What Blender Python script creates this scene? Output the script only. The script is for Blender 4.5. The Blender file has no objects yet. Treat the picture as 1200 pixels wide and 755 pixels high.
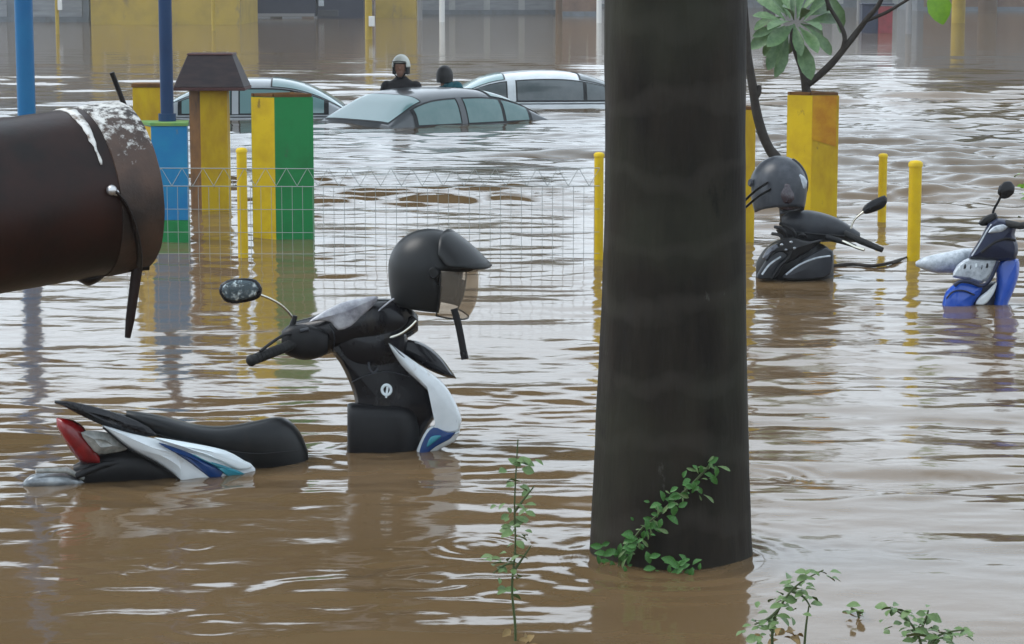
import bpy, bmesh, math, random
import numpy as np
from mathutils import Vector, Matrix, noise as mnoise

R = math.radians
rnd = random.Random(7)
SC = bpy.context.scene
COL = SC.collection

# ------------------------------------------------------------------ camera
F, HORIZON, CAMH = 2800.0, -30.0, 1.78          # focal length in photo pixels, horizon row, metres above the water
PITCH = math.atan((377.5 - HORIZON) / F)
cam = bpy.data.cameras.new('camera')
cam.sensor_width = 36.0
cam.lens = 36.0 * F / 1200.0
cam.clip_start, cam.clip_end = 0.1, 3000.0
camo = bpy.data.objects.new('camera', cam)
camo.location = (0, 0, CAMH)
camo.rotation_euler = (math.pi / 2 - PITCH, 0, 0)
COL.objects.link(camo)
SC.camera = camo

# ------------------------------------------------------------------ overcast daylight
SUN_EL, SUN_ROT = R(50), R(-80)
world = bpy.data.worlds.new('World')
SC.world = world
world.use_nodes = True
nt = world.node_tree
bg = nt.nodes['Background']
sky = nt.nodes.new('ShaderNodeTexSky')
sky.sky_type = 'NISHITA'
sky.sun_disc = False
sky.sun_elevation, sky.sun_rotation = SUN_EL, SUN_ROT
sky.air_density, sky.dust_density, sky.ozone_density = 1.0, 0.8, 1.5
hs = nt.nodes.new('ShaderNodeHueSaturation')
hs.inputs['Saturation'].default_value = 0.20
tc = nt.nodes.new('ShaderNodeTexCoord')
mp = nt.nodes.new('ShaderNodeMapping')
mp.inputs['Scale'].default_value = (1.0, 1.0, 2.2)
nz = nt.nodes.new('ShaderNodeTexNoise')
nz.inputs['Scale'].default_value = 2.3
nz.inputs['Detail'].default_value = 5
ramp = nt.nodes.new('ShaderNodeMapRange')
ramp.inputs['From Min'].default_value, ramp.inputs['From Max'].default_value = 0.3, 0.7
ramp.inputs['To Min'].default_value, ramp.inputs['To Max'].default_value = 0.82, 1.12
mul = nt.nodes.new('ShaderNodeVectorMath')
mul.operation = 'SCALE'
nt.links.new(sky.outputs[0], hs.inputs['Color'])
nt.links.new(tc.outputs['Generated'], mp.inputs['Vector'])
nt.links.new(mp.outputs[0], nz.inputs['Vector'])
nt.links.new(nz.outputs['Fac'], ramp.inputs['Value'])
cloud = nt.nodes.new('ShaderNodeMixRGB')
cloud.inputs['Fac'].default_value = 0.72
cloud.inputs['Color2'].default_value = (5.6, 6.6, 7.6, 1)
nt.links.new(hs.outputs[0], cloud.inputs['Color1'])
nt.links.new(cloud.outputs[0], mul.inputs[0])
nt.links.new(ramp.outputs[0], mul.inputs['Scale'])
nt.links.new(mul.outputs[0], bg.inputs['Color'])
bg.inputs['Strength'].default_value = 0.15
sl = bpy.data.lights.new('sun', 'SUN')
sl.energy, sl.angle, sl.color = 0.9, R(28), (1.0, 0.97, 0.93)
so = bpy.data.objects.new('sun', sl)
sd = Vector((math.sin(SUN_ROT) * math.cos(SUN_EL), math.cos(SUN_ROT) * math.cos(SUN_EL), math.sin(SUN_EL)))
so.rotation_euler = sd.to_track_quat('Z', 'Y').to_euler()
COL.objects.link(so)
SC.view_settings.view_transform = 'Standard'
SC.view_settings.look = 'None'
SC.view_settings.exposure = 0.95
SC.view_settings.gamma = 1.0
SC.cycles.max_bounces = 6
SC.cycles.caustics_reflective = False

# ------------------------------------------------------------------ pixel of the photograph at a known distance -> point
FWD = Vector((0, math.cos(PITCH), -math.sin(PITCH)))
UPV = Vector((0, math.sin(PITCH), math.cos(PITCH)))

def P(px, py, D):
    r = Vector(((px - 600) / F, 0, 0)) + UPV * ((377.5 - py) / F) + FWD
    r *= D / r.y
    return Vector((r.x, r.y, r.z + CAMH))

def onwater(px, py):
    r = Vector(((px - 600) / F, 0, 0)) + UPV * ((377.5 - py) / F) + FWD
    r *= -CAMH / r.z
    return Vector((r.x, r.y, 0.0))

def DW(py):
    return onwater(600, py).y

# ------------------------------------------------------------------ materials
MATS = {}

def mat(name, col, rough=0.5, metal=0.0, col2=None, scale=6.0, bump=0.0, bscale=None, spec=0.25, coat=0.0, detail=5.0,
        stretch=(1, 1, 1), lo=0.35, hi=0.65, rvar=0.0):
    if name in MATS:
        return MATS[name]
    m = bpy.data.materials.new(name)
    m.use_nodes = True
    n, l = m.node_tree.nodes, m.node_tree.links
    b = n['Principled BSDF']
    b.inputs['Base Color'].default_value = (*col, 1)
    b.inputs['Roughness'].default_value = rough
    b.inputs['Metallic'].default_value = metal
    b.inputs['Specular IOR Level'].default_value = spec
    b.inputs['Coat Weight'].default_value = coat
    b.inputs['Coat Roughness'].default_value = 0.05
    c = n.new('ShaderNodeTexCoord')
    mpg = n.new('ShaderNodeMapping')
    mpg.inputs['Scale'].default_value = stretch
    l.new(c.outputs['Object'], mpg.inputs['Vector'])
    if col2 is not None:
        t = n.new('ShaderNodeTexNoise')
        t.inputs['Scale'].default_value, t.inputs['Detail'].default_value = scale, detail
        t.inputs['Roughness'].default_value = 0.62
        l.new(mpg.outputs[0], t.inputs['Vector'])
        cr = n.new('ShaderNodeValToRGB')
        cr.color_ramp.elements[0].position, cr.color_ramp.elements[1].position = lo, hi
        cr.color_ramp.elements[0].color, cr.color_ramp.elements[1].color = (*col, 1), (*col2, 1)
        l.new(t.outputs['Fac'], cr.inputs['Fac'])
        l.new(cr.outputs[0], b.inputs['Base Color'])
        if rvar:
            mr = n.new('ShaderNodeMapRange')
            mr.inputs['To Min'].default_value, mr.inputs['To Max'].default_value = max(0.02, rough - rvar), min(1, rough + rvar)
            l.new(t.outputs['Fac'], mr.inputs['Value'])
            l.new(mr.outputs[0], b.inputs['Roughness'])
    if bump:
        t2 = n.new('ShaderNodeTexNoise')
        t2.inputs['Scale'].default_value, t2.inputs['Detail'].default_value = bscale or scale * 4, 6
        l.new(mpg.outputs[0], t2.inputs['Vector'])
        bp = n.new('ShaderNodeBump')
        bp.inputs['Strength'].default_value, bp.inputs['Distance'].default_value = min(1, bump * 20), bump
        l.new(t2.outputs['Fac'], bp.inputs['Height'])
        l.new(bp.outputs[0], b.inputs['Normal'])
    MATS[name] = m
    return m

M = {}
M['mud'] = mat('mud ground', (0.09, 0.06, 0.035), 0.9, col2=(0.12, 0.08, 0.05), scale=2)
M['yellow'] = mat('yellow paint', (0.56, 0.38, 0.004), 0.5, col2=(0.42, 0.27, 0.006), scale=5, bump=0.004, bscale=40, lo=0.45, hi=0.75)
M['yellow_old'] = mat('weathered yellow paint', (0.47, 0.32, 0.005), 0.55, col2=(0.26, 0.13, 0.010), scale=4, bump=0.004, bscale=40, lo=0.42, hi=0.72, stretch=(1, 1, .45))
M['rust_yellow'] = mat('rust stained yellow paint', (0.33, 0.12, 0.008), 0.6, col2=(0.48, 0.26, 0.008), scale=4, bump=0.004, bscale=40, lo=0.4, hi=0.66)
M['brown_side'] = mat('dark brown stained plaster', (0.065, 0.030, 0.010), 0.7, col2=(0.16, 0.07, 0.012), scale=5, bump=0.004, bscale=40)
M['green'] = mat('green paint', (0.008, 0.17, 0.045), 0.45, col2=(0.006, 0.12, 0.03), scale=5, bump=0.003, bscale=40, lo=.45, hi=.8)
M['green_pale'] = mat('pale green paint', (0.09, 0.22, 0.07), 0.6, col2=(0.16, 0.26, 0.06), scale=9, bump=0.003)
M['blue'] = mat('blue paint', (0.006, 0.13, 0.31), 0.42, col2=(0.010, 0.17, 0.33), scale=5, bump=0.003, bscale=40)
M['blue_pole'] = mat('blue pole paint', (0.004, 0.095, 0.24), 0.4, col2=(0.006, 0.12, 0.27), scale=3, bump=0.002)
M['blue_dark'] = mat('dark blue pole paint', (0.006, 0.026, 0.075), 0.5, col2=(0.008, 0.036, 0.10), scale=3)
M['cap_dark'] = mat('dark tin roof', (0.014, 0.010, 0.012), 0.5, col2=(0.03, 0.018, 0.018), scale=8, bump=0.004, stretch=(1, 1, 4))
M['cap_edge'] = mat('dark red rim', (0.055, 0.022, 0.020), 0.5)
M['wire'] = mat('galvanised wire', (0.26, 0.28, 0.27), 0.5, metal=0.4)
M['bark'] = mat('wet palm bark', (0.0055, 0.0042, 0.003), 0.62, col2=(0.024, 0.019, 0.013), scale=3.2, bump=0.009, bscale=34, stretch=(2.4, 2.4, .5), spec=.12, lo=.3, hi=.75, detail=9)
M['bark_scar'] = mat('palm ring scar', (0.012, 0.010, 0.008), 0.65, col2=(0.045, 0.040, 0.030), scale=5, bump=0.008, bscale=40, spec=.15, lo=.4, hi=.7)
M['branch'] = mat('dark branch bark', (0.018, 0.014, 0.011), 0.75, col2=(0.035, 0.03, 0.025), scale=20, bump=0.006, bscale=60)
M['leaf'] = mat('broad leaf', (0.035, 0.090, 0.022), 0.45, col2=(0.085, 0.155, 0.055), scale=9, spec=.5)
M['leaf_lit'] = mat('young leaf', (0.15, 0.30, 0.012), 0.4, col2=(0.11, 0.24, 0.012), scale=7)  # brighter, yellower green than the broad leaf
M['leaf_vine'] = mat('creeper leaf', (0.020, 0.080, 0.014), 0.45, col2=(0.060, 0.16, 0.035), scale=9)
M['leaf_weed'] = mat('weed leaf', (0.065, 0.120, 0.035), 0.45, col2=(0.13, 0.19, 0.075), scale=14)
M['leaf_dry'] = mat('dry weed leaf', (0.16, 0.10, 0.035), 0.6, col2=(0.22, 0.15, 0.06), scale=14)
M['stem'] = mat('weed stem', (0.05, 0.07, 0.025), 0.6)
M['black_gloss'] = mat('glossy black plastic', (0.004, 0.004, 0.006), 0.25, coat=0.15, col2=(0.007, 0.007, 0.009), scale=12, rvar=.1, spec=.2)
M['black'] = mat('black plastic', (0.005, 0.005, 0.006), 0.45, col2=(0.009, 0.009, 0.010), scale=20, bump=0.001)
M['black_helmet'] = mat('matte black helmet', (0.005, 0.006, 0.0065), 0.36, col2=(0.008, 0.0085, 0.009), scale=6, rvar=.1)
M['vinyl'] = mat('black seat vinyl', (0.006, 0.007, 0.008), 0.34, col2=(0.010, 0.011, 0.012), scale=14, bump=0.002, bscale=120, rvar=.08)
M['rubber'] = mat('black rubber', (0.010, 0.010, 0.010), 0.6)
M['liner'] = mat('helmet lining', (0.02, 0.018, 0.016), 0.95)
M['white_paint'] = mat('white scooter paint', (0.62, 0.66, 0.68), 0.22, col2=(0.50, 0.54, 0.56), scale=8, coat=.5, lo=.45, hi=.8)
M['white_upper'] = mat('white stripe film', (0.68, 0.75, 0.78), 0.25, coat=.4)
M['blue_stripe'] = mat('deep blue stripe film', (0.006, 0.035, 0.13), 0.25, coat=.4)
M['teal_stripe'] = mat('teal stripe film', (0.03, 0.20, 0.26), 0.25, coat=.4)
M['red_lens'] = mat('red tail lens', (0.22, 0.008, 0.010), 0.15, col2=(0.13, 0.004, 0.006), scale=22, coat=.5)
M['clear_lens'] = mat('milky lens', (0.33, 0.33, 0.31), 0.2, col2=(0.16, 0.17, 0.16), scale=30, coat=.5)
M['visor_dark'] = mat('dark plum visor', (0.014, 0.008, 0.014), 0.15, coat=.5, col2=(.03, .018, .026), scale=14)
M['clear_dark'] = mat('smoked lens', (0.10, 0.11, 0.13), 0.15, coat=.5, col2=(.03, .03, .04), scale=20)
M['silver'] = mat('wet silver plastic', (0.30, 0.32, 0.33), 0.25, metal=.6, col2=(0.12, 0.13, 0.14), scale=22, bump=.004)
M['chrome'] = mat('chrome', (0.55, 0.53, 0.45), 0.25, metal=1.0)
M['mirror_glass'] = mat('rain speckled mirror', (0.07, 0.09, 0.10), 0.12, metal=.85, col2=(0.45, 0.50, 0.50), scale=60, bump=.004, bscale=90, lo=.5, hi=.66, detail=2)
M['grey_panel'] = mat('glossy dark dash', (0.42, 0.43, 0.46), 0.18, coat=.6, col2=(.16,.16,.19), scale=16)  # pale tone paints the sky's sheen onto the glossy black dash
M['grey_plastic'] = mat('grey wet plastic', (0.035, 0.038, 0.045), 0.35, col2=(0.02, 0.022, 0.026), scale=14, bump=.006, bscale=20)
M['charcoal'] = mat('charcoal fairing', (0.020, 0.022, 0.026), 0.32, col2=(0.04, 0.043, 0.05), scale=9, bump=.006, bscale=16)
M['blue_fairing'] = mat('bright blue scooter paint', (0.010, 0.075, 0.42), 0.25, col2=(0.008, 0.055, 0.33), scale=6, coat=.5)
M['navy'] = mat('navy plastic', (0.008, 0.012, 0.030), 0.35, col2=(0.015, 0.02, 0.05), scale=9)
M['film'] = mat('pale wet film', (0.46, 0.50, 0.54), 0.3, col2=(0.24, 0.27, 0.30), scale=40, bump=.008, lo=.4, hi=.7)
M['iron'] = mat('dark wet iron', (0.006, 0.0035, 0.003), 0.42, col2=(0.026, 0.009, 0.006), scale=5, bump=0.007, bscale=30, rvar=.16, spec=.22, detail=9)
M['iron_black'] = mat('black iron', (0.004, 0.0035, 0.0035), 0.45, col2=(0.010, 0.006, 0.005), scale=12, bump=.003)
M['white_bolt'] = mat('worn steel', (0.5, 0.5, 0.5), 0.3, metal=.8)
M['car_grey'] = mat('dark grey car paint', (0.060, 0.067, 0.073), 0.3, coat=.5, col2=(0.072, 0.080, 0.087), scale=3)
M['car_white'] = mat('white car paint', (0.76, 0.80, 0.82), 0.28, coat=.6, col2=(0.60, 0.64, 0.66), scale=3)
M['car_silver'] = mat('silver car paint', (0.50, 0.53, 0.55), 0.28, coat=.6, col2=(0.44, 0.47, 0.49), scale=3)
M['glass_wind'] = mat('windscreen glass', (0.20, 0.34, 0.34), 0.10, spec=.8, col2=(0.20, 0.34, 0.34), scale=2)
M['glass'] = mat('tinted car glass', (0.075, 0.165, 0.160), 0.08, spec=.6, col2=(0.115, 0.20, 0.195), scale=3)
M['glass_grey'] = mat('grey car glass', (0.085, 0.105, 0.11), 0.08, spec=.45, col2=(0.13, 0.145, 0.15), scale=3)
M['seal'] = mat('black window seal', (0.012, 0.014, 0.016), 0.5)
M['skin'] = mat('skin', (0.22, 0.11, 0.07), 0.55)
M['hair'] = mat('black hair', (0.006, 0.006, 0.006), 0.5, col2=(0.014, 0.012, 0.012), scale=60, bump=.01)
M['jacket'] = mat('black jacket', (0.010, 0.010, 0.012), 0.8, col2=(0.016, 0.014, 0.016), scale=20, bump=.01)
M['teal_shirt'] = mat('teal shirt', (0.010, 0.10, 0.12), 0.8, col2=(0.008, 0.07, 0.09), scale=20, bump=.01)
M['trousers'] = mat('dark trousers', (0.014, 0.015, 0.02), 0.85)
M['helmet_white'] = mat('off white helmet shell', (0.50, 0.51, 0.46), 0.35, coat=.2)
M['wall_yellow'] = mat('yellow plaster wall', (0.37, 0.255, 0.040), 0.8, col2=(0.26, 0.185, 0.04), scale=1.2, lo=.4, hi=.75)
M['yellow_far'] = mat('faded yellow post paint', (0.38, 0.27, 0.03), 0.7, col2=(0.30, 0.21, 0.03), scale=2)
M['wall_grey'] = mat('blue grey wall', (0.17, 0.19, 0.21), 0.8, col2=(0.12, 0.135, 0.15), scale=1.4)
M['wall_brown'] = mat('brown wall', (0.20, 0.13, 0.09), 0.8, col2=(0.13, 0.08, 0.06), scale=1.4)
M['wall_pale'] = mat('pale wall', (0.42, 0.43, 0.43), 0.8, col2=(0.32, 0.33, 0.33), scale=1.4)
M['shutter'] = mat('grey steel shutter', (0.26, 0.28, 0.30), 0.55, col2=(0.20, 0.21, 0.23), scale=1.4, stretch=(1, 1, 8))
M['dark_glass'] = mat('dark window', (0.03, 0.035, 0.04), 0.15)
M['roof_tin'] = mat('tin roof', (0.14, 0.10, 0.085), 0.6, col2=(0.09, 0.07, 0.06), scale=3)
M['truck_blue'] = mat('dark navy truck paint', (0.010, 0.014, 0.032), 0.5, col2=(0.016, 0.02, 0.04), scale=2)
M['red_box'] = mat('dull red paint', (0.26, 0.035, 0.045), 0.6, col2=(0.18, 0.03, 0.035), scale=5)
M['post_grey'] = mat('grey post', (0.20, 0.20, 0.20), 0.7)
M['post_brown'] = mat('brown post', (0.10, 0.065, 0.04), 0.7)
M['white_trim'] = mat('white post paint', (0.62, 0.62, 0.60), 0.6)
M['tree_leaf'] = mat('tree foliage', (0.030, 0.055, 0.016), 0.6, col2=(0.06, 0.09, 0.03), scale=.8)

def chip(m, col, lo=.64, hi=.68, scale=9.0):
    """paint worn through in small irregular chips and runs"""
    n, l = m.node_tree.nodes, m.node_tree.links
    b = n['Principled BSDF']
    src = b.inputs['Base Color'].links[0].from_socket
    tcn, mp_ = n.new('ShaderNodeTexCoord'), n.new('ShaderNodeMapping')
    mp_.inputs['Scale'].default_value = (1, 1, .45)
    t = n.new('ShaderNodeTexNoise')
    t.inputs['Scale'].default_value, t.inputs['Detail'].default_value, t.inputs['Roughness'].default_value = scale, 9, .68
    r = n.new('ShaderNodeMapRange')
    r.inputs['From Min'].default_value, r.inputs['From Max'].default_value, r.inputs['To Max'].default_value = lo, hi, .8
    mx = n.new('ShaderNodeMixRGB')
    mx.inputs['Color2'].default_value = (*col, 1)
    l.new(tcn.outputs['Object'], mp_.inputs['Vector'])
    l.new(mp_.outputs[0], t.inputs['Vector'])
    l.new(t.outputs['Fac'], r.inputs['Value'])
    l.new(r.outputs[0], mx.inputs['Fac'])
    l.new(src, mx.inputs['Color1'])
    l.new(mx.outputs[0], b.inputs['Base Color'])
for k_ in ('yellow', 'yellow_old', 'rust_yellow'):
    chip(M[k_], (.13, .085, .03))
chip(M['green'], (.05, .09, .05), .62, .68)
chip(M['blue'], (.10, .15, .18), .63, .68)
chip(M['wall_yellow'], (.17, .13, .07), .56, .66, 1.6)
chip(M['wall_grey'], (.10, .09, .08), .56, .66, 1.6)
chip(M['white_paint'], (.30, .25, .19), .60, .70, 12)
chip(M['black_gloss'], (.022, .018, .014), .58, .70, 9)
chip(M['vinyl'], (.020, .016, .012), .58, .72, 7)

# ------------------------------------------------------------------ mesh building
class MB:
    def __init__(s):
        s.v, s.f, s.m = [], [], []

    def add(s, vs, fs, mi=0):
        o = len(s.v)
        s.v += [Vector(v) for v in vs]
        s.f += [tuple(i + o for i in f) for f in fs]
        s.m += [mi] * len(fs)

    def rings(s, rings, caps=True, closed=True, mi=0):
        n = len(rings[0])
        vs = [v for r in rings for v in r]
        fs = []
        for i in range(len(rings) - 1):
            for j in range(n if closed else n - 1):
                k = (j + 1) % n
                fs.append((i * n + j, i * n + k, (i + 1) * n + k, (i + 1) * n + j))
        if caps:
            fs.append(tuple(range(n))[::-1])
            fs.append(tuple((len(rings) - 1) * n + j for j in range(n)))
        s.add(vs, fs, mi)

    def tube(s, pts, rad, n=10, caps=True, flat=1.0, mi=0):
        pts = [Vector(p) for p in pts]
        if not hasattr(rad, '__len__'):
            rad = [rad] * len(pts)
        rs, prev = [], None
        for i, p in enumerate(pts):
            t = (pts[min(i + 1, len(pts) - 1)] - pts[max(i - 1, 0)]).normalized()
            if prev is None:
                a = Vector((0, 0, 1)) if abs(t.z) < .9 else Vector((0, 1, 0))
                u = t.cross(a).normalized()
            else:
                u = (prev - t * prev.dot(t)).normalized()
            prev = u
            w = t.cross(u)
            rs.append([p + (u * math.cos(2 * math.pi * j / n) + w * math.sin(2 * math.pi * j / n) * flat) * rad[i] for j in range(n)])
        s.rings(rs, caps, mi=mi)

    def box(s, c, size, rz=0, mi=0, taper=1.0):
        c = Vector(c)
        x, y, z = [k / 2 for k in size]
        m = Matrix.Rotation(rz, 3, 'Z')
        vs = []
        for dz in (-1, 1):
            t = taper if dz > 0 else 1.0
            for dx, dy in ((-1, -1), (1, -1), (1, 1), (-1, 1)):
                vs.append(c + m @ Vector((dx * x * t, dy * y * t, dz * z)))
        s.add(vs, [(3, 2, 1, 0), (4, 5, 6, 7), (0, 1, 5, 4), (1, 2, 6, 5), (2, 3, 7, 6), (3, 0, 4, 7)], mi)

    def ball(s, c, r, nu=16, nv=10, rot=None, mi=0):
        c = Vector(c)
        if not hasattr(r, '__len__'):
            r = (r, r, r)
        vs, fs = [], []
        for i in range(nv + 1):
            th = math.pi * i / nv
            for j in range(nu):
                ph = 2 * math.pi * j / nu
                q = Vector((r[0] * math.sin(th) * math.cos(ph), r[1] * math.sin(th) * math.sin(ph), r[2] * math.cos(th)))
                vs.append(c + (rot @ q if rot else q))
        for i in range(nv):
            for j in range(nu):
                k = (j + 1) % nu
                fs.append((i * nu + j, (i + 1) * nu + j, (i + 1) * nu + k, i * nu + k))
        s.add(vs, fs, mi)

def resample(poly, step):
    """closed outline -> smooth outline (Catmull-Rom)"""
    n = len(poly)
    out = []
    for i in range(n):
        p0, p1, p2, p3 = [Vector(poly[(i + k) % n]) for k in (-1, 0, 1, 2)]
        k = max(1, int((p2 - p1).length / step))
        for j in range(k):
            t = j / k
            out.append(0.5 * ((2 * p1) + (p2 - p0) * t + (2 * p0 - 5 * p1 + 4 * p2 - p3) * t * t + (3 * p1 - p0 - 3 * p2 + p3) * t ** 3))
    return out

def pillow(poly, Dfun, thick, bulge=0.0, bevel=3.0, step=6.0, smooth=True):
    """solid panel whose outline is given in photo pixels; Dfun(px,py) gives the distance of its mid-surface;
    thick in metres; bevel in pixels"""
    mb = MB()
    pts = resample([(p[0], p[1]) for p in poly], step) if smooth else [Vector((p[0], p[1])) for p in poly]
    n = len(pts)
    area = sum(pts[i].x * pts[(i + 1) % n].y - pts[(i + 1) % n].x * pts[i].y for i in range(n))
    sg = 1 if area > 0 else -1
    nor = []
    for i in range(n):
        t = pts[(i + 1) % n] - pts[i - 1]
        t = t.normalized() if t.length > 1e-6 else Vector((1, 0))
        nor.append(Vector((-t.y, t.x)) * sg)
    c = sum(pts, Vector((0, 0))) / n
    def ring(inset, dd):
        return [P(p.x + q.x * inset, p.y + q.y * inset, Dfun(p.x, p.y) + dd) for p, q in zip(pts, nor)]
    h = thick / 2
    layers = [(bevel, -h), (bevel * .35, -h * .8), (0, -h * .4), (0, h * .4), (bevel * .35, h * .8), (bevel, h)]
    rs = [ring(a, b) for a, b in layers]
    mb.rings(rs, caps=False)
    # near and far skins, with a raised middle
    for r, sgn in ((rs[0], -1), (rs[-1], 1)):
        mid = [a + (P(c.x, c.y, Dfun(c.x, c.y) + sgn * (h + bulge)) - a) * .55 for a in r]
        mid = [Vector((m_.x, Dfun(600 + m_.x / m_.y * F, c.y) + sgn * (h + bulge * .8), m_.z)) for m_ in mid]
        cen = P(c.x, c.y, Dfun(c.x, c.y) + sgn * (h + bulge))
        vs = r + mid + [cen]
        fs = []
        for j in range(n):
            k = (j + 1) % n
            f1, f2 = (j, k, n + k, n + j), (n + j, n + k, 2 * n)
            fs += [f1, f2] if sgn > 0 else [f1[::-1], f2[::-1]]
        mb.add(vs, fs)
    return mb

def loftx(secs, Dfun, n=20, e=2.4, sub=3):
    """body from left to right in the photo: (px, top row, bottom row, half depth in m)"""
    S = []
    k = len(secs)
    for i in range(k - 1):
        p0, p1, p2, p3 = [np.array(secs[max(0, min(k - 1, i + q))], float) for q in (-1, 0, 1, 2)]
        for j in range(sub):
            t = j / sub
            S.append(0.5 * (2 * p1 + (p2 - p0) * t + (2 * p0 - 5 * p1 + 4 * p2 - p3) * t * t + (3 * p1 - p0 - 3 * p2 + p3) * t ** 3))
    S.append(np.array(secs[-1], float))
    rs = []
    for px, y0, y1, hw in S:
        cy, hh = (y0 + y1) / 2, max(.3, abs(y1 - y0) / 2)
        ring = []
        for j in range(n):
            a = 2 * math.pi * j / n
            ca, sa = math.cos(a), math.sin(a)
            u = math.copysign(abs(ca) ** (2 / e), ca)
            w = math.copysign(abs(sa) ** (2 / e), sa)
            ring.append(P(px, cy - w * hh, Dfun(px, cy) + u * max(.002, hw)))
        rs.append(ring)
    mb = MB()
    mb.rings(rs)
    return mb

def root_loc(o):
    l = Vector((0, 0, 0))
    while o is not None:
        l += o.location
        o = o.parent
    return l

def link(name, mb, m, parent=None, smooth=True, local=False, bevel=0.0, angle=50):
    off = Vector((0, 0, 0)) if (local or parent is None) else root_loc(parent)
    me = bpy.data.meshes.new(name)
    me.from_pydata([tuple(v - off) for v in mb.v], [], mb.f)
    ms = m if isinstance(m, (list, tuple)) else [m]
    for q in ms:
        me.materials.append(q)
    if len(ms) > 1:
        me.polygons.foreach_set('material_index', mb.m)
    bm = bmesh.new()
    bm.from_mesh(me)
    if bevel:
        bmesh.ops.remove_doubles(bm, verts=bm.verts, dist=1e-5)
        bmesh.ops.bevel(bm, geom=bm.edges[:], offset=bevel, segments=2, affect='EDGES', profile=.5)
    bmesh.ops.recalc_face_normals(bm, faces=bm.faces)
    bm.to_mesh(me)
    bm.free()
    if smooth:
        me.polygons.foreach_set('use_smooth', [True] * len(me.polygons))
        me.set_sharp_from_angle(angle=R(angle))
    o = bpy.data.objects.new(name, me)
    COL.objects.link(o)
    if parent is not None:
        o.parent = parent
    return o

def tag(o, label=None, cat=None, group=None, kind=None):
    if label: o['label'] = label
    if cat: o['category'] = cat
    if group: o['group'] = group
    if kind: o['kind'] = kind
    return o

def thing(name, loc, label, cat, group=None, rz=0):
    o = bpy.data.objects.new(name, None)
    COL.objects.link(o)
    o.location = loc
    o.rotation_euler = (0, 0, rz)
    o.empty_display_size = .1
    return tag(o, label, cat, group)

def boxmb(c, size, rz=0, taper=1.0):
    m = MB()
    m.box(c, size, rz, taper=taper)
    return m

def tubemb(pts, r, n=10, flat=1.0):
    m = MB()
    m.tube(pts, r, n, flat=flat)
    return m

def smoothpath(pts, k=6):
    pts = [Vector(p) for p in pts]
    out = []
    for i in range(len(pts) - 1):
        p0, p1, p2, p3 = [pts[max(0, min(len(pts) - 1, i + q))] for q in (-1, 0, 1, 2)]
        for j in range(k):
            t = j / k
            out.append(0.5 * (2 * p1 + (p2 - p0) * t + (2 * p0 - 5 * p1 + 4 * p2 - p3) * t * t + (3 * p1 - p0 - 3 * p2 + p3) * t ** 3))
    out.append(pts[-1])
    return out

# ================================================================== SETTING: ground and flood water
g = MB()
gx = [-600, -60, -25, -12, -4, 4, 12, 25, 60, 600]
gy = [-300, -20, 0, 8, 14, 19, 24, 34, 60, 110, 700]
gv = []
for y in gy:
    for x in gx:
        gv.append((x, y, -0.60 if y < 20 else -1.05))
gf = [(i * 10 + j, i * 10 + j + 1, i * 10 + j + 11, i * 10 + j + 10) for i in range(len(gy) - 1) for j in range(9)]
g.add(gv, gf)
tag(link('ground', g, M['mud']), kind='structure')

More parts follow.
